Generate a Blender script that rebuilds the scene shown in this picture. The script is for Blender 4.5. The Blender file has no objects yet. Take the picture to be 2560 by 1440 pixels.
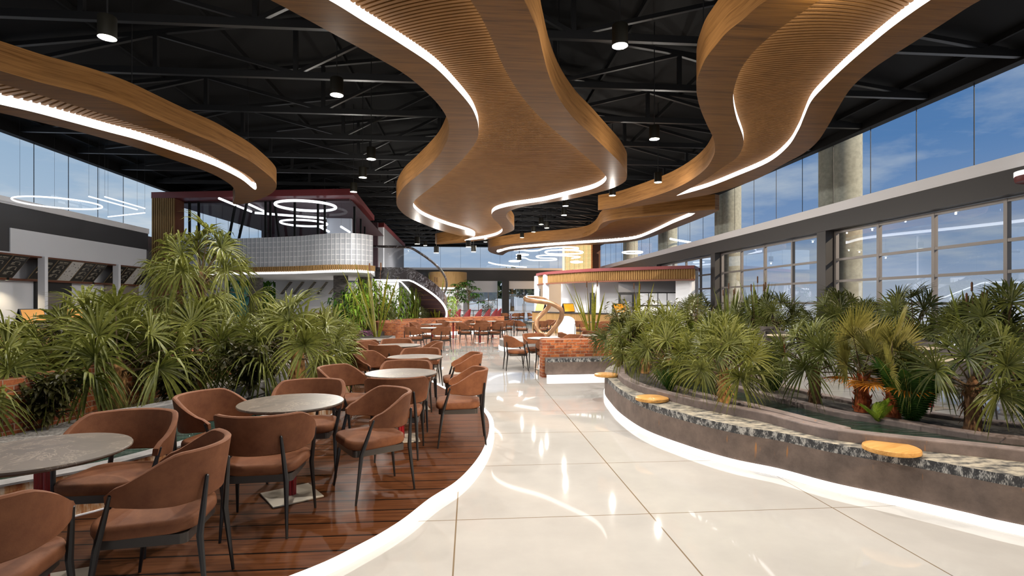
import bpy, bmesh, math, random
from mathutils import Vector, Matrix
from mathutils.geometry import tessellate_polygon

# ---------------------------------------------------------------- camera, sky, sun, exposure
scene = bpy.context.scene
COL = scene.collection
YAW = math.radians(4.55)           # the camera looks slightly right of the hall's long axis (+Y)
EYE, FPX, HORIZON = 1.60, 1320.0, 755.0

cam_data = bpy.data.cameras.new('camera')
cam_data.sensor_width = 36.0
cam_data.lens = 36.0 * FPX / 2560.0
cam_data.shift_y = (HORIZON - 720.0) / 2560.0
cam_data.clip_start, cam_data.clip_end = 0.05, 2000
cam = bpy.data.objects.new('camera', cam_data)
cam.location = (0, 0, EYE)
cam.rotation_euler = (math.radians(90), 0, -YAW)
COL.objects.link(cam)
scene.camera = cam

scene.view_settings.view_transform = 'Standard'
scene.view_settings.look = 'None'
scene.view_settings.gamma = 1.0
scene.view_settings.use_curve_mapping = False
scene.view_settings.exposure = 0.0

cy = scene.cycles
cy.max_bounces = 6
cy.diffuse_bounces = 3
cy.glossy_bounces = 3
cy.transmission_bounces = 4
cy.transparent_max_bounces = 12
cy.caustics_reflective = False
cy.caustics_refractive = False
cy.sample_clamp_indirect = 6.0
cy.use_light_tree = True


def node(nt, typ, ins=None, **attrs):
    n = nt.nodes.new(typ)
    for k, v in attrs.items():
        setattr(n, k, v)
    for k, v in (ins or {}).items():
        s = n.inputs[k]
        if isinstance(v, bpy.types.NodeSocket):
            nt.links.new(v, s)
        else:
            s.default_value = v
    return n


def ramp(nt, fac, stops, interp='LINEAR'):
    n = nt.nodes.new('ShaderNodeValToRGB')
    nt.links.new(fac, n.inputs[0])
    cr = n.color_ramp
    cr.interpolation = interp
    while len(cr.elements) < len(stops):
        cr.elements.new(0.5)
    for e, (p, c) in zip(cr.elements, stops):
        e.position = p
        e.color = (c[0], c[1], c[2], 1) if not isinstance(c, (int, float)) else (c, c, c, 1)
    return n.outputs[0]


def math_n(nt, op, a, b=0.0, c=None):
    ins = {0: a, 1: b}
    if c is not None:
        ins[2] = c
    return node(nt, 'ShaderNodeMath', ins, operation=op).outputs[0]


def mixc(nt, fac, a, b, mode='MIX'):
    n = node(nt, 'ShaderNodeMix', data_type='RGBA', blend_type=mode)
    for k, v in ((0, fac), (6, a), (7, b)):
        if isinstance(v, bpy.types.NodeSocket):
            nt.links.new(v, n.inputs[k])
        elif k == 0:
            n.inputs[k].default_value = v
        else:
            n.inputs[k].default_value = (v[0], v[1], v[2], 1)
    return n.outputs[2]


# dusk sky: blue above, pale near the horizon and towards the left, with banks of cloud
world = bpy.data.worlds.new('dusk_sky')
scene.world = world
world.use_nodes = True
wt = world.node_tree
wt.nodes.clear()
wdir = node(wt, 'ShaderNodeTexCoord').outputs['Generated']
wsep = node(wt, 'ShaderNodeSeparateXYZ', {0: wdir})
wx, wy, wz = wsep.outputs
west = math_n(wt, 'MULTIPLY_ADD', wx, -0.75, 0.35)
west_c = node(wt, 'ShaderNodeClamp', {0: west}).outputs[0]
blue = ramp(wt, wz, [(0.0, (0.50, 0.56, 0.66)), (0.06, (0.27, 0.38, 0.56)), (0.25, (0.095, 0.22, 0.45)), (0.5, (0.07, 0.18, 0.40))])
pale = ramp(wt, wz, [(0.0, (0.62, 0.68, 0.72)), (0.1, (0.52, 0.64, 0.74)), (0.4, (0.24, 0.42, 0.62))])
skyc = mixc(wt, west_c, blue, pale)
proj = node(wt, 'ShaderNodeCombineXYZ', {0: math_n(wt, 'DIVIDE', wx, math_n(wt, 'ADD', math_n(wt, 'ABSOLUTE', wz), 0.12)),
                                         1: math_n(wt, 'DIVIDE', wy, math_n(wt, 'ADD', math_n(wt, 'ABSOLUTE', wz), 0.12)), 2: wz})
cl = node(wt, 'ShaderNodeTexNoise', {'Vector': proj.outputs[0], 'Scale': 1.1, 'Detail': 7.0, 'Roughness': 0.58})
clm = ramp(wt, cl.outputs[0], [(0.45, 0.0), (0.64, 0.85)])
cloudc = mixc(wt, west_c, (0.46, 0.53, 0.61), (0.80, 0.82, 0.80))
skyc = mixc(wt, clm, skyc, cloudc)
below = math_n(wt, 'LESS_THAN', wz, -0.01)
skyc = mixc(wt, below, skyc, (0.35, 0.35, 0.36))
wbg = node(wt, 'ShaderNodeBackground', {'Color': skyc, 'Strength': 1.0})
wout = node(wt, 'ShaderNodeOutputWorld', {0: wbg.outputs[0]})

# low warm sun from behind the camera and to the right
sun_data = bpy.data.lights.new('sun', 'SUN')
sun_data.energy = 3.5
sun_data.color = (1.0, 0.80, 0.56)
sun_data.angle = math.radians(0.8)
sun = bpy.data.objects.new('sun', sun_data)
sun.rotation_euler = Vector((-0.50, 0.76, -0.40)).to_track_quat('-Z', 'Y').to_euler()
sun.location = (12, -15, 12)
COL.objects.link(sun)

# ---------------------------------------------------------------- places
CT, ST = math.cos(YAW), math.sin(YAW)


def W(xc, d, z=0.0):
    """a spot xc metres right of the view axis, d metres ahead of the eye"""
    return Vector((xc * CT + d * ST, -xc * ST + d * CT, z))


def P(px, py, z):
    """where the sight line through a pixel meets the level z"""
    d = (EYE - z) * FPX / (py - HORIZON)
    return W((px - 1280.0) / FPX * d, d, z)


def PD(px, d, z=0.0):
    return W((px - 1280.0) / FPX * d, d, z)


def catmull(pts, n=6, closed=False):
    pts = [Vector(p) for p in pts]
    out = []
    m = len(pts)
    rng = range(m) if closed else range(m - 1)
    for i in rng:
        if closed:
            p0, p1, p2, p3 = pts[i - 1], pts[i], pts[(i + 1) % m], pts[(i + 2) % m]
        else:
            p0, p1, p2, p3 = pts[max(i - 1, 0)], pts[i], pts[i + 1], pts[min(i + 2, m - 1)]
        for k in range(n):
            t = k / n
            t2, t3 = t * t, t * t * t
            out.append(0.5 * ((2 * p1) + (p2 - p0) * t + (2 * p0 - 5 * p1 + 4 * p2 - p3) * t2 + (3 * p1 - p0 - 3 * p2 + p3) * t3))
    if not closed:
        out.append(pts[-1])
    return out


def offset(path, dist, closed=False):
    """polyline moved sideways (to the left of its direction for positive dist)"""
    m = len(path)
    out = []
    for i in range(m):
        a = path[i - 1] if (i > 0 or closed) else path[i]
        b = path[(i + 1) % m] if (i < m - 1 or closed) else path[i]
        t = Vector((b.x - a.x, b.y - a.y))
        if t.length < 1e-9:
            t = Vector((1, 0))
        t.normalize()
        out.append(Vector((path[i].x - t.y * dist, path[i].y + t.x * dist, path[i].z if len(path[i]) > 2 else 0)))
    return out


def inside(p, poly):
    x, y, c = p[0], p[1], False
    j = len(poly) - 1
    for i in range(len(poly)):
        a, b = poly[i], poly[j]
        if (a[1] > y) != (b[1] > y) and x < (b[0] - a[0]) * (y - a[1]) / (b[1] - a[1]) + a[0]:
            c = not c
        j = i
    return c


# ---------------------------------------------------------------- mesh and object helpers
class MB:
    def __init__(self):
        self.v, self.f, self.uv, self.mi, self.m = [], [], [], [], 0

    def face(self, pts, uv=None):
        b = len(self.v)
        self.v.extend([tuple(p) for p in pts])
        self.f.append(tuple(range(b, b + len(pts))))
        self.uv.append(uv)
        self.mi.append(self.m)

    def raw(self, verts, faces):
        b = len(self.v)
        self.v.extend([tuple(p) for p in verts])
        for f in faces:
            self.f.append(tuple(i + b for i in f))
            self.uv.append(None)
            self.mi.append(self.m)

    def box(self, x0, y0, z0, x1, y1, z1):
        self.raw([(x0, y0, z0), (x1, y0, z0), (x1, y1, z0), (x0, y1, z0), (x0, y0, z1), (x1, y0, z1), (x1, y1, z1), (x0, y1, z1)],
                 [(0, 3, 2, 1), (4, 5, 6, 7), (0, 1, 5, 4), (1, 2, 6, 5), (2, 3, 7, 6), (3, 0, 4, 7)])

    def bar(self, a, b, w, h, up=(0, 0, 1)):
        """a rectangular bar from a to b, w wide and h along up"""
        a, b, up = Vector(a), Vector(b), Vector(up)
        t = (b - a).normalized()
        s = t.cross(up)
        if s.length < 1e-5:
            s = t.cross(Vector((1, 0, 0)))
        s.normalize()
        u = s.cross(t).normalized()
        q = []
        for p in (a, b):
            for i, j in ((-1, -1), (1, -1), (1, 1), (-1, 1)):
                q.append(p + s * (i * w / 2) + u * (j * h / 2))
        self.raw(q, [(0, 1, 2, 3), (7, 6, 5, 4), (0, 4, 5, 1), (1, 5, 6, 2), (2, 6, 7, 3), (3, 7, 4, 0)])

    def tube(self, path, rad, n=8, caps=True, closed=False):
        path = [Vector(p) for p in path]
        m = len(path)
        if not hasattr(rad, '__len__'):
            rad = [rad] * m
        vs, fs = [], []
        ref = None
        for i, p in enumerate(path):
            a = path[i - 1] if (i > 0 or closed) else p
            b = path[(i + 1) % m] if (i < m - 1 or closed) else p
            t = (b - a).normalized()
            if ref is None:
                ref = t.orthogonal().normalized()
            s = (ref - t * ref.dot(t))
            s = s.normalized() if s.length > 1e-6 else t.orthogonal().normalized()
            ref = s
            u = t.cross(s)
            for k in range(n):
                an = 2 * math.pi * k / n
                vs.append(p + (s * math.cos(an) + u * math.sin(an)) * rad[i])
        for i in range(m if closed else m - 1):
            j = (i + 1) % m
            for k in range(n):
                l = (k + 1) % n
                fs.append((i * n + k, i * n + l, j * n + l, j * n + k))
        if caps and not closed:
            fs.append(tuple(range(n - 1, -1, -1)))
            fs.append(tuple((m - 1) * n + k for k in range(n)))
        self.raw(vs, fs)

    def lathe(self, prof, c=(0, 0, 0), n=24, cap0=True, cap1=True):
        vs, fs = [], []
        for r, z in prof:
            for k in range(n):
                a = 2 * math.pi * k / n
                vs.append((c[0] + r * math.cos(a), c[1] + r * math.sin(a), c[2] + z))
        for i in range(len(prof) - 1):
            for k in range(n):
                l = (k + 1) % n
                fs.append((i * n + k, i * n + l, (i + 1) * n + l, (i + 1) * n + k))
        if cap0:
            fs.append(tuple(range(n - 1, -1, -1)))
        if cap1:
            fs.append(tuple((len(prof) - 1) * n + k for k in range(n)))
        self.raw(vs, fs)

    def cap(self, loops, z, up=True):
        """flat polygon with holes at height z"""
        ls = [[Vector((p[0], p[1], 0)) for p in l] for l in loops]
        flat = [p for l in ls for p in l]
        for t in tessellate_polygon(ls):
            a, b, c = (flat[i] for i in t)
            cr = (b - a).cross(c - a).z
            if (cr < 0) == up:
                a, c = c, a
            self.face([(a.x, a.y, z), (b.x, b.y, z), (c.x, c.y, z)])

    def skirt(self, path, z0, z1, closed=False, flip=False, uv=True, v0=None):
        m = len(path)
        u = 0.0
        v0 = z0 if v0 is None else v0
        for i in range(m if closed else m - 1):
            a, b = path[i], path[(i + 1) % m]
            l = math.hypot(b[0] - a[0], b[1] - a[1])
            q = [(a[0], a[1], z0), (b[0], b[1], z0), (b[0], b[1], z1), (a[0], a[1], z1)]
            w = [(u, v0), (u + l, v0), (u + l, v0 + z1 - z0), (u, v0 + z1 - z0)]
            if flip:
                q.reverse()
                w.reverse()
            self.face(q, w)
            u += l

    def prism(self, poly, z0, z1):
        ar = sum(poly[i - 1][0] * poly[i][1] - poly[i][0] * poly[i - 1][1] for i in range(len(poly)))
        self.cap([poly], z0, False)
        self.cap([poly], z1, True)
        self.skirt(poly, z0, z1, True, ar < 0)

    def wall(self, path, th, z0, z1, closed=False):
        """upright wall following a plan path; path is its middle line"""
        l, r = offset(path, th / 2, closed), offset(path, -th / 2, closed)
        self.skirt(r, z0, z1, closed)
        self.skirt(l, z0, z1, closed, True)
        m = len(path)
        u = 0.0
        for i in range(m if closed else m - 1):
            j = (i + 1) % m
            d = (Vector(path[j][:2]) - Vector(path[i][:2])).length
            self.face([(r[i].x, r[i].y, z1), (r[j].x, r[j].y, z1), (l[j].x, l[j].y, z1), (l[i].x, l[i].y, z1)],
                      [(u, z1), (u + d, z1), (u + d, z1 + th), (u, z1 + th)])
            self.face([(l[i].x, l[i].y, z0), (l[j].x, l[j].y, z0), (r[j].x, r[j].y, z0), (r[i].x, r[i].y, z0)])
            u += d
        if not closed:
            for i, fl in ((0, False), (-1, True)):
                q = [(l[i].x, l[i].y, z0), (r[i].x, r[i].y, z0), (r[i].x, r[i].y, z1), (l[i].x, l[i].y, z1)]
                w = [(0, z0), (th, z0), (th, z1), (0, z1)]
                if fl:
                    q.reverse()
                    w.reverse()
                self.face(q, w)

    def build(self, name, mats, parent=None, smooth=False, bevel=0.0, subd=0, weld=True, rel=True):
        me = bpy.data.meshes.new(name)
        vs = self.v
        if parent is not None and rel:
            pl, q = Vector((0, 0, 0)), parent
            while q is not None:
                pl += Vector(q.location)
                q = q.parent
            vs = [(x - pl[0], y - pl[1], z - pl[2]) for x, y, z in vs]
        me.from_pydata(vs, [], self.f)
        if any(u is not None for u in self.uv):
            ul = me.uv_layers.new(name='UVMap')
            k = 0
            for fi, f in enumerate(self.f):
                u = self.uv[fi]
                for j in range(len(f)):
                    ul.data[k].uv = u[j] if u else (self.v[f[j]][0] + self.v[f[j]][1], self.v[f[j]][2])
                    k += 1
        if not isinstance(mats, (list, tuple)):
            mats = [mats]
        for m in mats:
            me.materials.append(m)
        if len(mats) > 1:
            me.polygons.foreach_set('material_index', self.mi)
        if weld:
            bm = bmesh.new()
            bm.from_mesh(me)
            bmesh.ops.remove_doubles(bm, verts=bm.verts, dist=1e-5)
            bm.to_mesh(me)
            bm.free()
        if smooth:
            me.polygons.foreach_set('use_smooth', [True] * len(me.polygons))
            if smooth != 'all':
                me.set_sharp_from_angle(angle=math.radians(38))
        me.update()
        ob = bpy.data.objects.new(name, me)
        COL.objects.link(ob)
        if parent is not None:
            ob.parent = parent
        if bevel:
            md = ob.modifiers.new('bevel', 'BEVEL')
            md.width, md.segments, md.limit_method = bevel, 2, 'ANGLE'
        if subd:
            md = ob.modifiers.new('subdivision', 'SUBSURF')
            md.levels = md.render_levels = subd
        return ob


def thing(name, label, cat, loc=(0, 0, 0), rz=0.0, group=None):
    o = bpy.data.objects.new(name, None)
    COL.objects.link(o)
    o.empty_display_size = 0.1
    o.location = loc
    o.rotation_euler = (0, 0, rz)
    return tag(o, label, cat, group)


def tag(o, label, cat, group=None, kind=None):
    o['label'] = label
    o['category'] = cat
    if group:
        o['group'] = group
    if kind:
        o['kind'] = kind
    return o


def struct(o):
    o['kind'] = 'structure'
    return o


def dup(root, loc, rz=0.0, label=None, group=None, scale=None):
    r = root.copy()
    COL.objects.link(r)
    r.location, r.rotation_euler = loc, (0, 0, rz)
    if scale:
        r.scale = (scale,) * 3 if isinstance(scale, (int, float)) else scale
    if label:
        r['label'] = label
    if group:
        r['group'] = group
    for ch in list(root.children):
        c = ch.copy()
        COL.objects.link(c)
        c.parent = r
        for g in ch.children:
            d = g.copy()
            COL.objects.link(d)
            d.parent = c
    return r


class Kind:
    """first call moves the prototype itself, later calls copy it"""
    def __init__(self, proto):
        self.proto, self.used = proto, False

    def put(self, loc, rz, label, group=None, scale=None):
        if not self.used:
            self.used = True
            p = self.proto
            p.location, p.rotation_euler = loc, (0, 0, rz)
            p['label'] = label
            if group:
                p['group'] = group
            if scale:
                p.scale = (scale,) * 3 if isinstance(scale, (int, float)) else scale
            return p
        r = dup(self.proto, loc, rz, label, group, scale)
        if scale is None:
            r.scale = (1, 1, 1)
        if group is None and 'group' in r:
            del r['group']
        return r
# ---------------------------------------------------------------- materials
def newmat(name, base=(0.8, 0.8, 0.8), rough=0.5, metal=0.0, spec=0.5):
    m = bpy.data.materials.new(name)
    m.use_nodes = True
    nt = m.node_tree
    b = nt.nodes['Principled BSDF']
    b.inputs['Base Color'].default_value = (*base, 1)
    b.inputs['Roughness'].default_value = rough
    b.inputs['Metallic'].default_value = metal
    b.inputs['Specular IOR Level'].default_value = spec
    return m, nt, b


def coords(nt, scale=(1, 1, 1), kind='Object'):
    c = node(nt, 'ShaderNodeTexCoord').outputs[kind]
    return node(nt, 'ShaderNodeMapping', {'Vector': c, 'Scale': scale}).outputs[0]


def bump(nt, b, h, strength=0.3, dist=0.01):
    n = node(nt, 'ShaderNodeBump', {'Height': h, 'Strength': strength, 'Distance': dist})
    nt.links.new(n.outputs[0], b.inputs['Normal'])


def plain(name, base, rough=0.5, metal=0.0, spec=0.5, vary=0.0, scale=6.0):
    m, nt, b = newmat(name, base, rough, metal, spec)
    if vary:
        n = node(nt, 'ShaderNodeTexNoise', {'Vector': coords(nt), 'Scale': scale, 'Detail': 5.0})
        lo = tuple(max(c * (1 - vary), 0) for c in base)
        hi = tuple(min(c * (1 + vary), 1) for c in base)
        nt.links.new(ramp(nt, n.outputs[0], [(0.3, lo), (0.7, hi)]), b.inputs['Base Color'])
    return m


def emit(name, col, strength):
    m, nt, b = newmat(name, (0.9, 0.9, 0.9))
    b.inputs['Emission Color'].default_value = (*col, 1)
    b.inputs['Emission Strength'].default_value = strength
    return m


def wood(name, dark, light, scale, rough=0.4, kind='Object', freq=1.0):
    m, nt, b = newmat(name, light, rough, 0.0, 0.12)
    v = coords(nt, scale, kind)
    a = node(nt, 'ShaderNodeTexNoise', {'Vector': v, 'Scale': 1.0 * freq, 'Detail': 6.0, 'Roughness': 0.65})
    f = node(nt, 'ShaderNodeTexNoise', {'Vector': v, 'Scale': 5.0 * freq, 'Detail': 3.0})
    s = math_n(nt, 'MULTIPLY_ADD', f.outputs[0], 0.4, math_n(nt, 'MULTIPLY', a.outputs[0], 0.6))
    mid = tuple((x * 0.45 + y * 0.55) for x, y in zip(dark, light))
    c = ramp(nt, s, [(0.36, dark), (0.47, mid), (0.62, light)])
    nt.links.new(c, b.inputs['Base Color'])
    return m


def leafmat(name, dark, light, rough=0.42, trans=0.25):
    m, nt, b = newmat(name, light, rough, 0.0, 0.28)
    n = node(nt, 'ShaderNodeTexNoise', {'Vector': coords(nt), 'Scale': 2.6, 'Detail': 3.0})
    f = node(nt, 'ShaderNodeTexNoise', {'Vector': coords(nt), 'Scale': 30.0, 'Detail': 2.0})
    s = math_n(nt, 'MULTIPLY_ADD', f.outputs[0], 0.4, math_n(nt, 'MULTIPLY', n.outputs[0], 0.6))
    c = ramp(nt, s, [(0.35, dark), (0.65, light)])
    nt.links.new(c, b.inputs['Base Color'])
    t = node(nt, 'ShaderNodeBsdfTranslucent', {'Color': c})
    mx = node(nt, 'ShaderNodeMixShader', {0: trans, 1: b.outputs[0], 2: t.outputs[0]})
    nt.links.new(mx.outputs[0], nt.nodes['Material Output'].inputs[0])
    return m


def glassmat(name, tint, refl=0.06, gloss=(1, 1, 1), ior=None):
    m = bpy.data.materials.new(name)
    m.use_nodes = True
    nt = m.node_tree
    nt.nodes.clear()
    tr = node(nt, 'ShaderNodeBsdfTransparent', {'Color': (*tint, 1)})
    gl = node(nt, 'ShaderNodeBsdfGlossy', {'Color': (*gloss, 1), 'Roughness': 0.0})
    lw = node(nt, 'ShaderNodeLayerWeight', {'Blend': 0.25})
    fac = math_n(nt, 'MULTIPLY_ADD', lw.outputs['Facing'], refl, refl)
    mx = node(nt, 'ShaderNodeMixShader', {0: fac, 1: tr.outputs[0], 2: gl.outputs[0]})
    node(nt, 'ShaderNodeOutputMaterial', {0: mx.outputs[0]})
    return m


M = {}
M['wood_face'] = wood('wood_face', (0.076, 0.030, 0.005), (0.195, 0.086, 0.018), (0.35, 7.0, 2.0), 0.38)
M['wood_side'] = wood('wood_side', (0.13, 0.056, 0.016), (0.29, 0.140, 0.046), (0.5, 0.5, 16.0), 0.4)
M['wood_slat'] = plain('wood_slat', (0.265, 0.125, 0.038), 0.6, spec=0.2, vary=0.12, scale=3)
M['slat_gap'] = plain('slat_gap', (0.055, 0.024, 0.009), 0.8)
M['pale_wood'] = wood('pale_wood', (0.42, 0.20, 0.05), (0.66, 0.36, 0.12), (1.5, 30, 30), 0.35)
M['oak_slat'] = wood('oak_slat', (0.21, 0.125, 0.045), (0.33, 0.20, 0.085), (12, 12, 0.8), 0.5)
M['slat_brown'] = wood('slat_brown', (0.20, 0.085, 0.024), (0.36, 0.165, 0.05), (12, 12, 0.8), 0.5)
M['black'] = plain('black_paint', (0.004, 0.004, 0.0045), 0.75, spec=0.2)
M['truss'] = plain('truss_steel', (0.009, 0.009, 0.010), 0.45)
M['led'] = emit('led_white', (1.0, 0.985, 0.96), 1.7)
M['led_soft'] = emit('led_soft', (1.0, 0.985, 0.95), 1.05)
M['led_cool'] = emit('led_cool', (0.92, 0.96, 1.0), 2.0)
M['lamp_warm'] = emit('lamp_warm', (1.0, 0.94, 0.62), 3.0)
M['lamp_rim'] = emit('lamp_rim', (1.0, 0.80, 0.06), 0.8)
M['can'] = plain('can_black', (0.010, 0.009, 0.006), 0.6, spec=0.2)
M['white'] = plain('white_paint', (0.80, 0.82, 0.88), 0.55)
M['white_strip'] = plain('white_strip', (0.88, 0.87, 0.90), 0.5)
M['fascia'] = plain('dark_fascia', (0.050, 0.048, 0.052), 0.5)
M['fascia_warm'] = plain('brown_fascia', (0.030, 0.026, 0.026), 0.5)
M['frame'] = plain('window_frame', (0.20, 0.18, 0.17), 0.4, metal=0.3)
M['red'] = plain('red_paint', (0.145, 0.017, 0.019), 0.5)
M['maroon'] = plain('maroon_paint', (0.045, 0.018, 0.024), 0.6)
M['redtube'] = plain('red_tube', (0.22, 0.008, 0.012), 0.3)
M['steel'] = plain('dark_steel', (0.030, 0.028, 0.028), 0.33, metal=0.6)
M['plate'] = plain('base_plate', (0.36, 0.31, 0.25), 0.45, metal=0.3)
M['apron'] = plain('apron_steel', (0.055, 0.045, 0.038), 0.4, metal=0.4)
M['chrome'] = plain('chrome', (0.6, 0.6, 0.6), 0.15, metal=1.0)
M['bronze'] = plain('bronze', (0.42, 0.23, 0.12), 0.32, metal=0.35, vary=0.45, scale=2.5)
M['column'] = plain('column_concrete', (0.46, 0.45, 0.36), 0.85, vary=0.16, scale=9)
M['soil'] = plain('soil', (0.05, 0.042, 0.034), 0.95, vary=0.5, scale=30)
M['pebble'] = plain('pebbles', (0.26, 0.24, 0.22), 0.9, vary=0.6, scale=40)
M['ground'] = plain('outside_ground', (0.95, 0.95, 0.95), 0.9)
M['yellow'] = plain('amber_panel', (0.75, 0.30, 0.012), 0.45)
M['ink'] = plain('ink', (0.012, 0.012, 0.014), 0.5)
M['board'] = plain('menu_black', (0.012, 0.012, 0.013), 0.35)
M['board_white'] = plain('menu_white', (0.62, 0.61, 0.60), 0.5)
M['chalk'] = plain('chalk_text', (0.55, 0.50, 0.40), 0.7)
M['cream'] = plain('cream', (0.62, 0.50, 0.36), 0.6)
M['goldframe'] = plain('gold_frame', (0.34, 0.26, 0.16), 0.45, metal=0.3)
M['beige'] = plain('beige_wall', (0.30, 0.255, 0.21), 0.7)
M['grey_wall'] = plain('grey_wall', (0.16, 0.16, 0.175), 0.6)
M['brown_trim'] = plain('brown_trim', (0.13, 0.038, 0.014), 0.5)
M['red_leather'] = plain('red_leather', (0.13, 0.008, 0.012), 0.42, vary=0.2)
M['glass_sky'] = glassmat('clerestory_glass', (0.90, 0.93, 0.97), 0.04)
M['glass_win'] = glassmat('window_glass', (0.93, 0.95, 0.97), 0.20, (0.8, 0.86, 0.96))
M['glass_rail'] = glassmat('rail_glass', (0.90, 0.93, 0.97), 0.02)
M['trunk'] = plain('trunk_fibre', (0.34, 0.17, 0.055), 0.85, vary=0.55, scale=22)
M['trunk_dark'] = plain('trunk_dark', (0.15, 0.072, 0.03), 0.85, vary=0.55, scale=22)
M['trunk_red'] = plain('trunk_red', (0.40, 0.085, 0.018), 0.7, vary=0.5, scale=16)
M['stem'] = plain('stem', (0.10, 0.065, 0.03), 0.7, vary=0.3)
M['stem_green'] = plain('stem_green', (0.24, 0.22, 0.03), 0.5, vary=0.3)
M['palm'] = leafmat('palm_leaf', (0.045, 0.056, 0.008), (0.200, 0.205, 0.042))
M['palm_lit'] = leafmat('palm_leaf_lit', (0.055, 0.068, 0.009), (0.240, 0.245, 0.050))  # palm leaf colour brightened, as if in warm light
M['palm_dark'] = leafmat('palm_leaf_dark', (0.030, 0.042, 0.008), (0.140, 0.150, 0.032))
M['fan'] = leafmat('fan_leaf', (0.10, 0.095, 0.018), (0.25, 0.225, 0.055))
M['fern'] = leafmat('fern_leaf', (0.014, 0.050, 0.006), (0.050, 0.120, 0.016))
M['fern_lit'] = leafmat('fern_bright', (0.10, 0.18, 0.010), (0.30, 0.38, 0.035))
M['shrub'] = leafmat('shrub_leaf', (0.020, 0.020, 0.006), (0.075, 0.066, 0.018))
M['shrub_mid'] = leafmat('shrub_mid', (0.040, 0.050, 0.010), (0.130, 0.125, 0.026))
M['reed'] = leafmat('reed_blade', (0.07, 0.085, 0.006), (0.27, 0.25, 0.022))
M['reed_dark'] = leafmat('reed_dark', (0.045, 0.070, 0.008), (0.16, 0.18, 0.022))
M['cattail'] = plain('cattail', (0.09, 0.035, 0.012), 0.8)
M['broad'] = leafmat('broad_leaf', (0.08, 0.17, 0.012), (0.26, 0.40, 0.04))
M['orange_leaf'] = leafmat('orange_leaf', (0.35, 0.10, 0.01), (0.50, 0.22, 0.02))
M['grass'] = leafmat('dry_grass', (0.10, 0.075, 0.018), (0.28, 0.21, 0.06))
M['hedge'] = leafmat('hedge_leaf', (0.025, 0.10, 0.006), (0.10, 0.30, 0.016))
M['petal'] = plain('petal', (0.30, 0.08, 0.22), 0.6)
M['outtree'] = plain('outside_tree', (0.03, 0.05, 0.02), 0.9, vary=0.4)
M['teal'] = plain('teal_ball', (0.10, 0.42, 0.42), 0.2)


def _floor():
    m, nt, b = newmat('floor_tile', (0.6, 0.56, 0.5), 0.03)
    v = coords(nt)
    s = node(nt, 'ShaderNodeSeparateXYZ', {0: v})
    def line(sock, off, pitch):
        a = math_n(nt, 'DIVIDE', math_n(nt, 'SUBTRACT', sock, off), pitch)
        fr = math_n(nt, 'ABSOLUTE', math_n(nt, 'SUBTRACT', math_n(nt, 'FRACT', math_n(nt, 'ADD', a, 100.5)), 0.5))
        return math_n(nt, 'LESS_THAN', fr, 0.0035)
    j = math_n(nt, 'MAXIMUM', line(s.outputs[0], -0.10, 1.455), line(s.outputs[1], 3.895, 1.262))
    n = node(nt, 'ShaderNodeTexNoise', {'Vector': v, 'Scale': 1.3, 'Detail': 7.0, 'Roughness': 0.6})
    c = ramp(nt, n.outputs[0], [(0.3, (0.405, 0.388, 0.370)), (0.7, (0.485, 0.464, 0.440))])
    c = mixc(nt, j, c, (0.20, 0.15, 0.10))
    nt.links.new(c, b.inputs['Base Color'])
    return m
M['floor'] = _floor()


def _deck():
    m, nt, b = newmat('deck_board', (0.2, 0.08, 0.03), 0.48, 0.0, 0.06)
    v = coords(nt)
    s = node(nt, 'ShaderNodeSeparateXYZ', {0: v})
    bd = math_n(nt, 'DIVIDE', s.outputs[1], 0.21)
    idx = math_n(nt, 'FLOOR', bd)
    gap = math_n(nt, 'LESS_THAN', math_n(nt, 'FRACT', bd), 0.085)
    r = node(nt, 'ShaderNodeTexWhiteNoise', {'Vector': node(nt, 'ShaderNodeCombineXYZ', {0: idx, 1: 3.0}).outputs[0]}, noise_dimensions='3D')
    gv = node(nt, 'ShaderNodeCombineXYZ', {0: math_n(nt, 'MULTIPLY_ADD', r.outputs[0], 40.0, math_n(nt, 'MULTIPLY', s.outputs[0], 1.3)), 1: math_n(nt, 'MULTIPLY', s.outputs[1], 34.0), 2: idx})
    g = node(nt, 'ShaderNodeTexNoise', {'Vector': gv.outputs[0], 'Scale': 1.0, 'Detail': 6.0, 'Roughness': 0.65})
    c = ramp(nt, g.outputs[0], [(0.3, (0.036, 0.012, 0.005)), (0.5, (0.078, 0.027, 0.010)), (0.72, (0.125, 0.048, 0.019))])
    c = mixc(nt, math_n(nt, 'MULTIPLY', r.outputs[0], 0.35), c, (0.10, 0.034, 0.012))
    c = mixc(nt, gap, c, (0.006, 0.003, 0.002))
    nt.links.new(c, b.inputs['Base Color'])
    bump(nt, b, math_n(nt, 'SUBTRACT', g.outputs[0], math_n(nt, 'MULTIPLY', gap, 3.0)), 0.35, 0.004)
    return m
M['deck'] = _deck()


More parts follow.
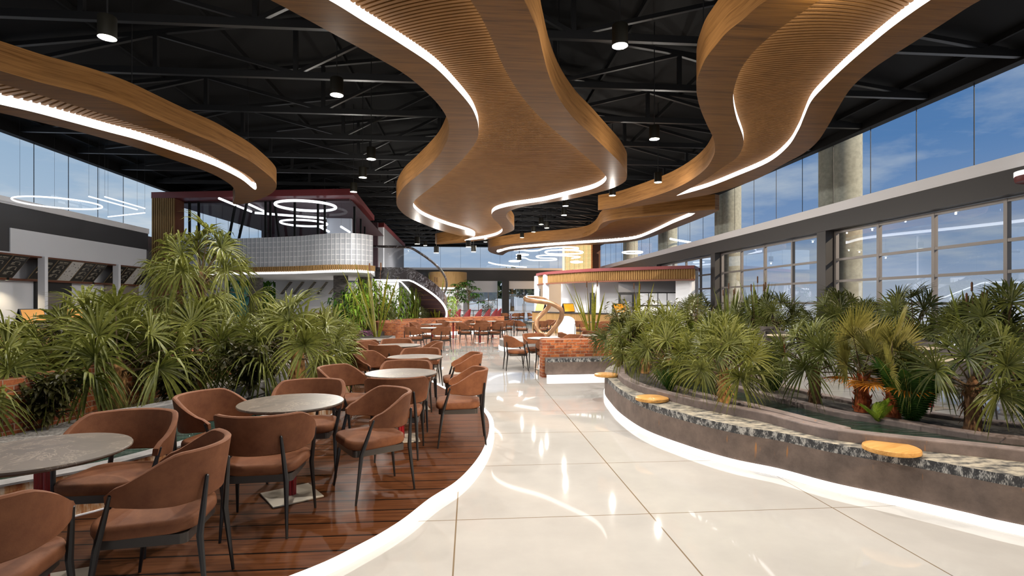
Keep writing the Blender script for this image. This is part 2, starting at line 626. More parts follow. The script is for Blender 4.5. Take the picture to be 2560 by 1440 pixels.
def _brick(name, cols, mortar):
    m, nt, b = newmat(name, cols[0], 0.8)
    uv = node(nt, 'ShaderNodeTexCoord').outputs['UV']
    wob = node(nt, 'ShaderNodeTexNoise', {'Vector': uv, 'Scale': 14.0, 'Detail': 3.0})
    uvw = node(nt, 'ShaderNodeVectorMath', {0: uv, 1: node(nt, 'ShaderNodeVectorMath', {0: wob.outputs[1], 'Scale': 0.018}, operation='SCALE').outputs[0]}, operation='ADD').outputs[0]
    br = node(nt, 'ShaderNodeTexBrick', {'Vector': uvw, 'Color1': (0, 0, 0, 1), 'Color2': (1, 1, 1, 1), 'Mortar': (0.5, 0.5, 0.5, 1), 'Scale': 1.0,
                                         'Mortar Size': 0.005, 'Mortar Smooth': 0.15, 'Bias': 0.0, 'Brick Width': 0.19, 'Row Height': 0.062})
    n = node(nt, 'ShaderNodeTexNoise', {'Vector': uv, 'Scale': 45.0, 'Detail': 4.0})
    t = math_n(nt, 'MULTIPLY_ADD', n.outputs[0], 0.7, math_n(nt, 'MULTIPLY_ADD', br.outputs[0], 0.6, -0.15))
    c = ramp(nt, t, [(0.1, cols[0]), (0.5, cols[1]), (0.9, cols[2])])
    c = mixc(nt, br.outputs['Fac'], c, mortar)
    nt.links.new(c, b.inputs['Base Color'])
    h = math_n(nt, 'MULTIPLY_ADD', n.outputs[0], 0.35, math_n(nt, 'SUBTRACT', 1.0, br.outputs['Fac']))
    bump(nt, b, h, 0.9, 0.012)
    return m
M['brick'] = _brick('brick', ((0.13, 0.028, 0.010), (0.30, 0.075, 0.020), (0.46, 0.145, 0.040)), (0.33, 0.22, 0.15))


def _concrete(name, base, streak=True):
    m, nt, b = newmat(name, base, 0.72)
    v = coords(nt)
    n = node(nt, 'ShaderNodeTexNoise', {'Vector': v, 'Scale': 5.0, 'Detail': 8.0, 'Roughness': 0.7})
    c = ramp(nt, n.outputs[0], [(0.3, tuple(x * 0.62 for x in base)), (0.7, tuple(x * 1.3 for x in base))])
    if streak:
        vs = coords(nt, (9.0, 9.0, 1.1))
        k = node(nt, 'ShaderNodeTexNoise', {'Vector': vs, 'Scale': 2.4, 'Detail': 2.0})
        c = mixc(nt, ramp(nt, k.outputs[0], [(0.71, 0.0), (0.76, 0.75)]), c, (0.42, 0.17, 0.035))
    nt.links.new(c, b.inputs['Base Color'])
    bump(nt, b, n.outputs[0], 0.25, 0.006)
    return m
M['concrete'] = _concrete('concrete_rust', (0.150, 0.108, 0.088))
M['curb'] = _concrete('curb_concrete', (0.19, 0.145, 0.130))
M['grey_concrete'] = _concrete('grey_concrete', (0.24, 0.225, 0.22), False)


def _rocktop():
    m, nt, b = newmat('split_stone', (0.3, 0.27, 0.22), 0.7)
    v = coords(nt)
    n = node(nt, 'ShaderNodeTexNoise', {'Vector': coords(nt, (5, 22, 22)), 'Scale': 1.0, 'Detail': 6.0, 'Roughness': 0.7})
    w = node(nt, 'ShaderNodeTexNoise', {'Vector': v, 'Scale': 16.0, 'Detail': 3.0})
    s = math_n(nt, 'MULTIPLY_ADD', w.outputs[0], 0.35, math_n(nt, 'MULTIPLY', n.outputs[0], 0.65))
    c = ramp(nt, s, [(0.40, (0.035, 0.034, 0.034)), (0.47, (0.17, 0.155, 0.13)), (0.56, (0.40, 0.35, 0.27))])
    nt.links.new(c, b.inputs['Base Color'])
    bump(nt, b, s, 0.7, 0.012)
    return m
M['rocktop'] = _rocktop()


def _rockband():
    m, nt, b = newmat('knit_band', (0.2, 0.2, 0.2), 0.7)
    uv = node(nt, 'ShaderNodeTexCoord').outputs['UV']
    big = node(nt, 'ShaderNodeTexNoise', {'Vector': node(nt, 'ShaderNodeMapping', {'Vector': uv, 'Scale': (22, 12, 1)}).outputs[0], 'Scale': 1.0, 'Detail': 1.0})
    fine = node(nt, 'ShaderNodeTexNoise', {'Vector': node(nt, 'ShaderNodeMapping', {'Vector': uv, 'Scale': (170, 50, 1)}).outputs[0], 'Scale': 1.0, 'Detail': 2.0})
    s = math_n(nt, 'MULTIPLY_ADD', fine.outputs[0], 0.5, math_n(nt, 'MULTIPLY', big.outputs[0], 0.6))
    c = ramp(nt, s, [(0.50, (0.030, 0.030, 0.033)), (0.57, (0.10, 0.10, 0.10)), (0.64, (0.40, 0.385, 0.36))])
    nt.links.new(c, b.inputs['Base Color'])
    return m
M['rockband'] = _rockband()


def _corten():
    m, nt, b = newmat('rusted_steel', (0.4, 0.2, 0.1), 0.7)
    n = node(nt, 'ShaderNodeTexNoise', {'Vector': coords(nt, (9, 9, 1.6)), 'Scale': 1.6, 'Detail': 7.0, 'Roughness': 0.7})
    c = ramp(nt, n.outputs[0], [(0.38, (0.24, 0.060, 0.010)), (0.5, (0.42, 0.20, 0.075)), (0.6, (0.55, 0.44, 0.33))])
    nt.links.new(c, b.inputs['Base Color'])
    return m
M['corten'] = _corten()


def _leather():
    m, nt, b = newmat('tan_suede', (0.25, 0.1, 0.05), 0.70, 0.0, 0.22)
    v = coords(nt)
    n = node(nt, 'ShaderNodeTexNoise', {'Vector': v, 'Scale': 9.0, 'Detail': 7.0, 'Roughness': 0.65})
    c = ramp(nt, n.outputs[0], [(0.3, (0.122, 0.041, 0.017)), (0.7, (0.200, 0.077, 0.033))])
    nt.links.new(c, b.inputs['Base Color'])
    f = node(nt, 'ShaderNodeTexNoise', {'Vector': v, 'Scale': 160.0, 'Detail': 2.0})
    bump(nt, b, f.outputs[0], 0.25, 0.002)
    return m
M['leather'] = _leather()


def _marble(name, base, vein, rough):
    m, nt, b = newmat(name, base, rough)
    v = coords(nt)
    w = node(nt, 'ShaderNodeTexNoise', {'Vector': v, 'Scale': 2.4, 'Detail': 9.0, 'Roughness': 0.62, 'Distortion': 1.4})
    d = math_n(nt, 'ABSOLUTE', math_n(nt, 'SUBTRACT', w.outputs[0], 0.5))
    c0 = ramp(nt, w.outputs[0], [(0.3, tuple(x * 0.7 for x in base)), (0.7, tuple(x * 1.35 for x in base))])
    c = mixc(nt, ramp(nt, d, [(0.0, 0.8), (0.012, 0.0)]), c0, vein)
    nt.links.new(c, b.inputs['Base Color'])
    return m
M['stone_top'] = _marble('grey_stone_top', (0.100, 0.072, 0.052), (0.27, 0.21, 0.155), 0.36)
M['marble'] = _marble('dark_marble', (0.018, 0.012, 0.013), (0.40, 0.40, 0.45), 0.25)


def _water(name, col):
    m, nt, b = newmat(name, col, 0.04, 0.0, 0.9)
    v = coords(nt, (3.0, 14.0, 1))
    n = node(nt, 'ShaderNodeTexNoise', {'Vector': v, 'Scale': 1.6, 'Detail': 4.0})
    bump(nt, b, n.outputs[0], 0.55, 0.05)
    c = node(nt, 'ShaderNodeTexNoise', {'Vector': coords(nt, (6, 14, 1)), 'Scale': 1.4, 'Detail': 4.0})
    nt.links.new(ramp(nt, c.outputs[0], [(0.35, tuple(x * 0.4 for x in col)), (0.7, tuple(x * 1.6 for x in col))]), b.inputs['Base Color'])
    return m
M['water'] = _water('pond_water', (0.008, 0.030, 0.022))
M['water_dark'] = _water('channel_water', (0.010, 0.028, 0.018))


def _glassblock():
    m, nt, b = newmat('glass_block', (0.5, 0.52, 0.56), 0.25)
    uv = node(nt, 'ShaderNodeTexCoord').outputs['UV']
    br = node(nt, 'ShaderNodeTexBrick', {'Vector': uv, 'Color1': (0.34, 0.36, 0.40, 1), 'Color2': (0.42, 0.44, 0.48, 1), 'Mortar': (0.72, 0.72, 0.74, 1), 'Scale': 1.0,
                                         'Mortar Size': 0.014, 'Mortar Smooth': 0.1, 'Brick Width': 0.2, 'Row Height': 0.2}, offset=0.0)
    sp = node(nt, 'ShaderNodeSeparateXYZ', {0: uv})
    def edge(s):
        f = math_n(nt, 'FRACT', math_n(nt, 'DIVIDE', s, 0.2))
        return math_n(nt, 'MULTIPLY', math_n(nt, 'GREATER_THAN', f, 0.62), math_n(nt, 'LESS_THAN', f, 0.9))
    n = node(nt, 'ShaderNodeTexNoise', {'Vector': uv, 'Scale': 35.0, 'Detail': 3.0})
    c = mixc(nt, math_n(nt, 'MULTIPLY', edge(sp.outputs[0]), 0.55), br.outputs[0], (0.16, 0.18, 0.22))
    c = mixc(nt, math_n(nt, 'MULTIPLY', n.outputs[0], 0.4), c, (0.62, 0.64, 0.68))
    nt.links.new(c, b.inputs['Base Color'])
    return m
M['glassblock'] = _glassblock()


def _stacked():
    m, nt, b = newmat('stacked_stone', (0.2, 0.2, 0.2), 0.8)
    uv = node(nt, 'ShaderNodeTexCoord').outputs['Object']
    n = node(nt, 'ShaderNodeTexNoise', {'Vector': coords(nt, (6, 6, 40)), 'Scale': 1.0, 'Detail': 3.0})
    c = ramp(nt, n.outputs[0], [(0.35, (0.07, 0.065, 0.065)), (0.7, (0.24, 0.22, 0.21))])
    nt.links.new(c, b.inputs['Base Color'])
    bump(nt, b, n.outputs[0], 0.8, 0.03)
    return m
M['stacked'] = _stacked()
# ---------------------------------------------------------------- the hall itself
XR, XL, YF, YB = 10.95, -13.0, 46.2, -3.0
ORD = ['first', 'second', 'third', 'fourth', 'fifth', 'sixth', 'seventh', 'eighth', 'ninth', 'tenth', 'eleventh', 'twelfth',
       'thirteenth', 'fourteenth', 'fifteenth', 'sixteenth', 'seventeenth', 'eighteenth', 'nineteenth', 'twentieth']

b = MB(); b.box(-16.5, YB - 4, -0.12, 11.6, 47.5, 0.0)
struct(b.build('floor', M['floor']))
b = MB(); b.box(-150, -80, -0.35, 150, 220, -0.13)
struct(b.build('ground', M['ground']))

# roof: two black slopes with purlins underneath
b = MB()
YC = 3.2
zr = lambda x: 6.74 + 1.6 * (1 - abs(x + 1.0) / 12.3)
for x0, x1 in ((-13.25, -1.0), (-1.0, 11.32)):
    q = [(x0, YC, zr(x0)), (x1, YC, zr(x1)), (x1, 47, zr(x1)), (x0, 47, zr(x0))]
    b.raw(q + [(p[0], p[1], p[2] + 0.15) for p in q], [(0, 3, 2, 1), (4, 5, 6, 7), (0, 1, 5, 4), (1, 2, 6, 5), (2, 3, 7, 6), (3, 0, 4, 7)])
for i in range(11):
    x = -12.4 + i * 2.28
    b.bar((x, YC, zr(x) - 0.06), (x, 47, zr(x) - 0.06), 0.06, 0.12)
b.box(-13.28, YC, 6.42, -13.05, 47, 6.95)
b.box(11.12, YC, 6.50, 11.36, 47, 6.95)
b.box(-13.28, YC, 6.42, 11.36, YC + 0.2, 8.6)
b.box(-13.28, 46.32, 6.46, 11.36, 47, 8.6)
b.box(-13.28, -14.0, 6.55, 6.9, YC, 6.9)  # unseen roof panel behind the camera, added to shade the deck from the sun
struct(b.build('ceiling', M['black']))

TX = [-12.7, -9.75, -6.8, -3.85, -0.95, 1.95, 4.9, 7.85, 10.8]
def truss_mb():
    b = MB()
    b.bar((-13.0, 0, 6.62), (11.1, 0, 6.62), 0.10, 0.14)
    for i, x in enumerate(TX):
        b.bar((x, 0, 6.65), (x, 0, zr(x) - 0.14), 0.09, 0.09, (0, 1, 0))
        if i:
            p = TX[i - 1]
            if i % 2:
                b.bar((p, 0, zr(p) - 0.16), (x, 0, 6.66), 0.08, 0.08)
            else:
                b.bar((p, 0, 6.66), (x, 0, zr(x) - 0.16), 0.08, 0.08)
            b.bar((p, 0, zr(p) - 0.13), (x, 0, zr(x) - 0.13), 0.09, 0.09)
    return b
tr0 = truss_mb().build('roof_truss', M['truss'], weld=False)
for i in range(18):
    o = tr0 if i == 0 else tr0.copy()
    if i:
        COL.objects.link(o)
    o.location = (0, 7.65 + 2.2 * i, 0)
    tag(o, 'black steel roof truss across the hall, %s counted from the front' % ORD[i], 'truss', 'roof trusses')

# ---- right wall: fascia, sill strip, pilasters, glazed bays, clerestory
b = MB(); b.box(XR, YB, 3.80, 11.4, 47, 4.30)
struct(b.build('wall_right', M['fascia_warm']))
b = MB(); b.box(XR - 0.03, YB, 4.30, 11.4, 47, 4.57)
struct(b.build('trim_1', M['white_strip']))
PIL = [0.9, 8.3, 15.7, 23.1, 30.5, 37.9]
for i, y in enumerate(PIL):
    b = MB(); b.box(XR, y - 0.21, 0, 11.4, y + 0.21, 3.80)
    tag(struct(b.build('pilaster', M['fascia_warm'], bevel=0.006)), 'dark brown square pilaster between the tall right-hand windows, %s from the front' % ORD[i], 'pilaster')
for i in range(len(PIL)):
    y0 = PIL[i] + 0.21
    y1 = PIL[i + 1] - 0.21 if i + 1 < len(PIL) else 45.9
    w = MB()
    n = 4
    X = 11.28
    for k in range(n + 1):
        y = y0 + (y1 - y0) * k / n
        y = min(max(y, y0 + 0.04), y1 - 0.04)
        w.box(X - 0.05, y - 0.04, 0.02, X + 0.05, y + 0.04, 3.78)
    for z in (0.06, 0.84, 1.56, 2.24, 2.90, 3.74):
        w.box(X - 0.045, y0, z - 0.035, X + 0.045, y1, z + 0.035)
    fr = struct(w.build('window_%d' % (i + 1), M['frame'], weld=False))
    g = MB(); g.face([(X, y0, 0.05), (X, y1, 0.05), (X, y1, 3.75), (X, y0, 3.75)])
    g.build('window_pane', M['glass_win'], fr)

def clerestory(name, pts, z0, z1, pitch, mat):
    """frameless glass with thin joints between upright sheets"""
    a, c = Vector(pts[0]), Vector(pts[1])
    L = (c - a).length
    n = max(1, round(L / pitch))
    jb = MB()
    for k in range(n + 1):
        p = a.lerp(c, k / n)
        jb.bar((p.x, p.y, z0), (p.x, p.y, z1), 0.014, 0.014, (0, 1, 0))
    jo = struct(jb.build(name, M['truss'], weld=False))
    g = MB(); g.face([(a.x, a.y, z0), (c.x, c.y, z0), (c.x, c.y, z1), (a.x, a.y, z1)])
    g.build('window_pane', mat, jo)

clerestory('window_11', ((11.25, 3.3), (11.25, 46.2)), 4.56, 6.58, 1.55, M['glass_sky'])
clerestory('window_12', ((-13.15, 3.3), (-13.15, 21.2)), 4.56, 6.58, 1.35, M['glass_sky'])
clerestory('window_13', ((-6.0, 46.3), (11.25, 46.3)), 4.56, 7.9, 1.7, M['glass_sky'])
clerestory('window_14', ((-13.15, 24.5), (-13.15, 46.3)), 4.56, 6.58, 1.35, M['glass_sky'])

cyl = [(0.40, 0), (0.40, 7.0)]
for i in range(6):
    y = 0.9 + 7.45 * i + 0.1
    b = MB(); b.lathe(cyl, (11.98, y, -0.1), 24)
    b.lathe(cyl, (11.86, y + 0.55, -0.1), 24)
    tag(struct(b.build('round_column', M['column'], smooth=True)), 'round board-marked concrete column outside the high right windows, %s from the front' % ORD[i], 'column')

# ---- left wall
b = MB()
b.box(-13.35, YB, 3.68, XL, 22.5, 4.36)
b.box(-13.35, YB, 3.02, XL + 0.02, 16.0, 3.70)
b.box(-13.35, 24.5, 3.68, XL, 46.2, 4.36)
struct(b.build('wall_left', M['fascia']))
b = MB(); b.box(-13.35, YB, 4.36, XL + 0.04, 22.5, 4.56); b.box(-13.35, 24.5, 4.36, XL + 0.04, 46.2, 4.56)
struct(b.build('trim_2', M['white_strip']))
b = MB(); b.box(-13.35, 16.0, 2.97, XL + 0.05, 22.3, 3.70); b.box(-13.35, YB, 2.97, XL + 0.05, 16.0, 3.02)
struct(b.build('trim_3', M['white']))
b = MB(); b.box(-13.75, YB, 0, -13.65, 46.2, 4.4)
struct(b.build('wall_left_back', M['white']))

# ---- far wall: fascia, strip, pillars, white panels and glass doors
b = MB(); b.box(-13.4, YF, 3.45, 11.4, YF + 0.4, 4.40)
struct(b.build('wall_far', M['fascia_warm']))
b = MB(); b.box(-13.4, YF - 0.05, 4.40, 11.4, YF + 0.4, 4.58)
struct(b.build('trim_4', M['white_strip']))
b = MB(); b.box(-13.4, YF + 0.1, 0, -0.1, YF + 0.3, 3.45); b.box(-0.1, YF + 0.1, 2.45, 2.4, YF + 0.3, 3.45); b.box(3.3, YF + 0.1, 2.75, 6.2, YF + 0.3, 3.45); b.box(6.2, YF + 0.1, 0, 11.4, YF + 0.3, 3.45)
struct(b.build('wall_far_panel', M['white']))
for i, px in enumerate((1264,)):
    p = PD(px, 46.0)
    b = MB(); b.box(p.x - 0.30, YF - 0.35, 0, p.x + 0.30, YF + 0.1, 3.45)
    tag(struct(b.build('pillar', M['fascia_warm'])), 'dark pillar on the far wall left of the glass doors', 'pillar')
w = MB()
for x in (3.3, 4.75, 6.2):
    w.box(x - 0.03, YF + 0.12, 0, x + 0.03, YF + 0.2, 2.75)
w.box(3.3, YF + 0.12, 2.1, 6.2, YF + 0.2, 2.16)
d = struct(w.build('door_1', M['frame'], weld=False))
g = MB(); g.face([(3.3, YF + 0.16, 0), (6.2, YF + 0.16, 0), (6.2, YF + 0.16, 2.75), (3.3, YF + 0.16, 2.75)])
g.build('window_pane', M['glass_win'], d)
for x in (4.62, 4.88):
    h = MB(); h.tube([(x, YF + 0.05, 0.75), (x, YF + 0.05, 1.45)], 0.02, 8)
    h.build('door_handle', M['goldframe'], d)
w = MB()
for x in (-0.1, 0.75, 1.6, 2.4):
    w.box(x - 0.03, YF + 0.12, 0, x + 0.03, YF + 0.2, 2.45)
w.box(-0.1, YF + 0.12, 1.7, 2.4, YF + 0.2, 1.76)
d = struct(w.build('window_21', M['frame'], weld=False))
g = MB(); g.face([(-0.1, YF + 0.16, 0), (2.4, YF + 0.16, 0), (2.4, YF + 0.16, 2.45), (-0.1, YF + 0.16, 2.45)])
g.build('window_pane', M['glass_win'], d)
# ---------------------------------------------------------------- wooden ceiling clouds
def cloud(label, outer_px, inner_px, spine_px, z, th, rec, pitch, sag, hw, sm=5, led_from=0):
    outer = [Vector((*P(x, y, z).xy, 0)) for x, y in outer_px]
    inner = [Vector((*P(x, y, z).xy, 0)) for x, y in inner_px]
    outer, inner = catmull(outer, sm, True), catmull(inner, sm, True)
    c = sum((p for p in outer), Vector()) / len(outer)
    t = thing('ceiling_cloud', label, 'ceiling cloud', (c.x, c.y, z), group='wooden ceiling clouds')
    area = sum(outer[i - 1].x * outer[i].y - outer[i].x * outer[i - 1].y for i in range(len(outer)))
    b = MB()
    b.cap([outer, inner], z, False)
    b.cap([outer], z + th, True)
    b.m = 1
    b.skirt(outer, z, z + th, True, area < 0)
    b.build('frame', [M['wood_face'], M['wood_side']], t, smooth=True)
    area_i = sum(inner[i - 1].x * inner[i].y - inner[i].x * inner[i - 1].y for i in range(len(inner)))
    b = MB()
    if led_from:
        q = inner[led_from * sm:] + inner[:1]
        b.skirt(q, z, z + rec, False, area_i > 0)
        s_ = MB(); s_.skirt(inner[:led_from * sm + 1], z, z + rec, False, area_i > 0)
        s_.build('recess_side', M['wood_side'], t)
    else:
        b.skirt(inner, z, z + rec, True, area_i > 0)
    b.build('led_strip', M['led'], t)
    # ribs across the recess
    b = MB()
    b.m = 1
    b.cap([inner], z + rec, False)
    b.m = 0
    sp = catmull([Vector((*P(x, y, z).xy, 0)) for x, y in spine_px], 12)
    L = [0.0]
    for i in range(1, len(sp)):
        L.append(L[-1] + (sp[i] - sp[i - 1]).length)
    zt, zb, w = z + rec, z + rec - 0.035, pitch * 0.62
    s, j = 0.02, 0
    while s < L[-1]:
        while L[j + 1] < s:
            j += 1
        f = (s - L[j]) / max(L[j + 1] - L[j], 1e-9)
        p = sp[j].lerp(sp[j + 1], f)
        a, e = sp[max(j - 3, 0)], sp[min(j + 4, len(sp) - 1)]
        T = (e - a).normalized()
        N = Vector((T.y, -T.x, 0))
        q = s / L[-1]
        H, S = hw(q), sag(q)
        m = 44
        prev = None
        pts = []
        for k in range(m + 1):
            u = -1 + 2 * k / m
            pts.append(p + N * (u * H) + T * (S * u * u))
        for k in range(m):
            a, e = pts[k], pts[k + 1]
            ia, ie = inside(a, inner), inside(e, inner)
            if not ia and not ie:
                continue
            if ia != ie:
                lo, hi = (a, e) if ia else (e, a)
                for _ in range(7):
                    md = (lo + hi) * 0.5
                    if inside(md, inner):
                        lo = md
                    else:
                        hi = md
                a, e = (a, lo) if ia else (lo, e)
            if (e - a).length > 1e-4:
                dv = (e - a).normalized()
                nn = Vector((-dv.y, dv.x, 0)) * (w / 2)
                A, B_, C_, D_ = a + nn, e + nn, e - nn, a - nn
                b.face([(D_.x, D_.y, zb), (A.x, A.y, zb), (B_.x, B_.y, zb), (C_.x, C_.y, zb)])
                b.face([(A.x, A.y, zb), (A.x, A.y, zt), (B_.x, B_.y, zt), (B_.x, B_.y, zb)])
                b.face([(C_.x, C_.y, zb), (C_.x, C_.y, zt), (D_.x, D_.y, zt), (D_.x, D_.y, zb)])
        s += pitch
    b.build('slat_panel', [M['wood_slat'], M['slat_gap']], t, weld=False)
    step = max(1, len(outer) // 6)
    for k in range(0, len(outer), step):
        q = outer[k].lerp(c, 0.12)
        if not inside(q, outer) or q.y < YC + 0.3:
            continue
        r = MB(); r.tube([(q.x, q.y, z + th), (q.x, q.y, zr(q.x) + 0.02)], 0.008, 6)
        r.build('suspension_rod', M['truss'], t)
    return t

CZ = 5.15
cloud('long winding wooden ceiling cloud in the middle with ribbed recess and glowing edge',
      [(560, -50), (676, 0), (843, 90), (926, 135), (1017, 189), (1079, 243), (1110, 281), (1122, 310), (1122, 335), (1113, 362), (1091, 396), (1046, 437),
       (1012, 465), (996, 488), (991, 508), (1000, 526), (1022, 544), (1060, 561), (1097, 575), (1140, 587), (1158, 593), (1140, 600), (1093, 607), (1093, 611),
       (1130, 609), (1170, 605), (1218, 598), (1262, 585), (1283, 576), (1284, 566), (1269, 548), (1266, 537), (1276, 527), (1304, 518), (1355, 509), (1424, 498), (1493, 482),
       (1537, 468), (1561, 455), (1567, 444), (1566, 432), (1556, 415), (1544, 400), (1510, 367), (1476, 334), (1438, 300), (1400, 250), (1374, 194), (1356, 128), (1344, 78), (1322, 25), (1290, -40),
       (1230, -150), (1000, -230), (640, -170)],
      [(720, -48), (822, 0), (912, 55), (999, 108), (1086, 167), (1141, 222), (1176, 264), (1191, 295), (1196, 318), (1194, 345), (1180, 369), (1152, 403), (1115, 438), (1073, 472),
       (1042, 496), (1033, 510), (1038, 523), (1063, 541), (1115, 561), (1152, 572), (1175, 579), (1187, 586), (1184, 592), (1161, 601), (1201, 597), (1235, 590), (1252, 582), (1256, 573), (1247, 560), (1233, 546), (1229, 536),
       (1236, 527), (1254, 520), (1287, 513), (1355, 503), (1424, 487), (1476, 474), (1503, 462), (1516, 448), (1510, 434), (1489, 413), (1458, 386), (1424, 357), (1390, 330), (1363, 305), (1329, 271), (1294, 226), (1259, 167), (1232, 104), (1204, 45),
       (1176, 0), (1120, -80), (950, -130), (780, -90)],
      [(930, -140), (1000, -20), (1090, 80), (1170, 180), (1230, 290), (1262, 380), (1262, 440), (1235, 510), (1215, 555), (1208, 600)], CZ, 0.58, 0.18, 0.073,
      lambda q: 0.44 * (1 - q) + 0.05, lambda q: 1.5 + 6.5 * min(q, 0.8))

cloud('broad S-shaped wooden ceiling cloud on the right with two glowing edges',
      [(2060, -70), (1918, 0), (1856, 50), (1817, 81), (1789, 114), (1764, 147), (1749, 181), (1743, 200), (1741, 222), (1744, 247), (1753, 278), (1767, 311), (1782, 342), (1787, 364), (1784, 390), (1763, 423),
       (1723, 453), (1674, 477), (1615, 497), (1546, 517), (1503, 524), (1504, 525.5), (1600, 515), (1700, 499), (1792, 482), (1891, 448), (1960, 410), (2008, 384), (2042, 356), (2070, 315), (2092, 276), (2127, 221), (2176, 177), (2225, 143), (2284, 106), (2358, 59),
       (2452, 0), (2640, -90), (2600, -200), (2300, -190)],
      [(2160, -62), (2050, 0), (2014, 25), (1967, 58), (1922, 94), (1881, 133), (1853, 172), (1838, 211), (1833, 239), (1835, 267), (1842, 297), (1851, 322), (1858, 344), (1858, 362), (1850, 383), (1835, 400), (1810, 416), (1772, 443), (1740, 463), (1697, 486),
       (1699, 487.5), (1768, 468), (1841, 440), (1920, 406), (1969, 367), (1996, 325), (2009, 295), (2028, 253), (2063, 214), (2112, 167), (2171, 116), (2235, 64), (2326, 0), (2470, -90), (2440, -140), (2300, -130)],
      [(2500, -160), (2250, -20), (2100, 70), (2000, 160), (1940, 240), (1925, 320), (1905, 390), (1840, 430), (1750, 462), (1690, 490)], CZ, 0.58, 0.16, 0.073,
      lambda q: 0.55 * (1 - 0.5 * q), lambda q: 1.65 + 0.8 * q)

cloud('slender wooden ceiling cloud on the left with one bright glowing strip',
      [(-420, 55), (-200, 120), (0, 177), (104, 207), (174, 224), (260, 247), (330, 271), (396, 299), (465, 328), (533, 355), (579, 378), (625, 403), (659, 428), (682, 448), (691, 462), (688, 475), (668, 490), (634, 503),
       (609, 510), (584, 510), (584, 502), (588, 488), (584, 470), (565, 454), (533, 436), (487, 418), (419, 395), (350, 372), (200, 330), (122, 311), (0, 282), (-200, 240), (-420, 190), (-600, 130), (-560, 60)],
      [(-400, 90), (-200, 152), (0, 209), (87, 234), (174, 260), (278, 292), (350, 316), (419, 338), (487, 366), (556, 404), (600, 427), (628, 445), (640, 460), (637, 474), (602, 447), (533, 413), (442, 381), (350, 351), (271, 330), (174, 304), (87, 281), (0, 261), (-200, 215), (-400, 165), (-500, 120)],
      [(-520, 110), (-300, 150), (-100, 200), (100, 263), (300, 315), (450, 368), (560, 415), (650, 470)], CZ, 0.46, 0.21, 0.11,
      lambda q: 0.05, lambda q: 1.2)

cloud('far angular wooden ceiling cloud in front of the high right windows',
      [(1798, 525), (1738, 528), (1682, 534), (1632, 539), (1568, 545), (1517, 553), (1500, 563), (1490, 578), (1467, 591), (1416, 598), (1352, 603), (1289, 609), (1241, 615), (1221, 621), (1224, 630), (1241, 636), (1256, 638), (1264, 633),
       (1284, 627), (1378, 617.5), (1479, 612), (1555, 607), (1611, 598), (1670, 577), (1733, 553)],
      [(1738, 533), (1657, 540), (1581, 546), (1530, 556), (1512, 567), (1468, 589), (1425, 599.5), (1327, 610), (1263, 618), (1243, 625), (1246, 631), (1276, 622.5), (1352, 615.5), (1454, 608.5), (1530, 603.5), (1588, 597), (1632, 581), (1682, 558)],
      [(1780, 528), (1680, 548), (1580, 570), (1500, 592), (1400, 606), (1240, 627)], CZ, 0.58, 0.19, 0.14,
      lambda q: 0.2, lambda q: 4.2, 3, 9)

# ---------------------------------------------------------------- pendant can lamps
def can_lamp():
    t = thing('pendant_lamp', 'x', 'pendant lamp')
    b = MB(); b.lathe([(0.108, 0.0), (0.110, 0.02), (0.110, 0.28), (0.105, 0.29)], n=24, cap0=False)
    b.build('lamp_shade', M['can'], t, smooth=True)
    b = MB(); b.lathe([(0.001, 0.004), (0.104, 0.004)], n=24, cap0=False, cap1=False)
    b.build('lamp_disc', M['lamp_warm'], t)
    b = MB(); b.lathe([(0.090, 0.002), (0.107, 0.0)], n=24, cap0=False, cap1=False)
    b.build('lamp_rim', M['lamp_rim'], t)
    b = MB(); b.tube([(0, 0, 0.285), (0, 0, 1.55)], 0.010, 6)
    b.build('cord', M['truss'], t)
    return t

LAMP = Kind(can_lamp())
LZ = 5.15
spots = [(268, 95, 'above the left ceiling cloud, nearest on the left'), (842, 238, 'left of the middle cloud, second on the left side'), (928, 398, 'left of the middle cloud, third down the row'),
         (907, 444, 'left of the middle cloud, fourth down the row'), (884, 480, 'left of the middle cloud, fifth, just above the red roof edge'),
         (1550, 115, 'between middle and right clouds, nearest and largest'), (1636, 348, 'between middle and right clouds, second in line'), (1645, 456, 'in front of the right cloud tail, third in line'),
         (1531, 489, 'beside the cut tip of the right cloud'), (1414, 515, 'upper one of two close lamps right of the middle cloud'), (1410, 538, 'lower one of two close lamps right of the middle cloud'),
         (1353, 561, 'left one of a close pair above the far cloud'), (1367, 570, 'right one of a close pair above the far cloud'), (1334, 580, 'just above the top edge of the far cloud'),
         (1305, 594, 'at the left end of the far cloud'), (1214, 605, 'just below the tip of the middle cloud'), (1063, 614, 'beside the dark can under the red gable')]
def cord_fit(t, x, z):
    """lengthen the cord to reach the roof"""
    for ch in t.children:
        if ch.name.split('.')[0] == 'cord':
            ch.data = ch.data.copy()
            top = zr(x) - z + 0.02
            for v in ch.data.vertices:
                if v.co.z > 0.6:
                    v.co.z = top
def spot_in(t, power):
    for kind, e in (('SPOT', power), ('POINT', power * 0.16)):
        L = bpy.data.lights.new('lamp_beam', kind)
        L.energy, L.color, L.shadow_soft_size = e, (1.0, 0.95, 0.87), 0.03
        if kind == 'SPOT':
            L.spot_size, L.spot_blend = math.radians(168), 0.5
        o = bpy.data.objects.new('lamp_beam', L)
        COL.objects.link(o)
        o.parent = t
        o.location = (0, 0, -0.02 if kind == 'SPOT' else -0.08)
for px, py, txt in spots:
    p = P(px, py, LZ)
    t = LAMP.put((p.x, p.y, LZ), 0, 'added unseen can pendant lamp ' + txt, 'pendant can lamps')
    cord_fit(t, p.x, LZ)
    spot_in(t, 250)
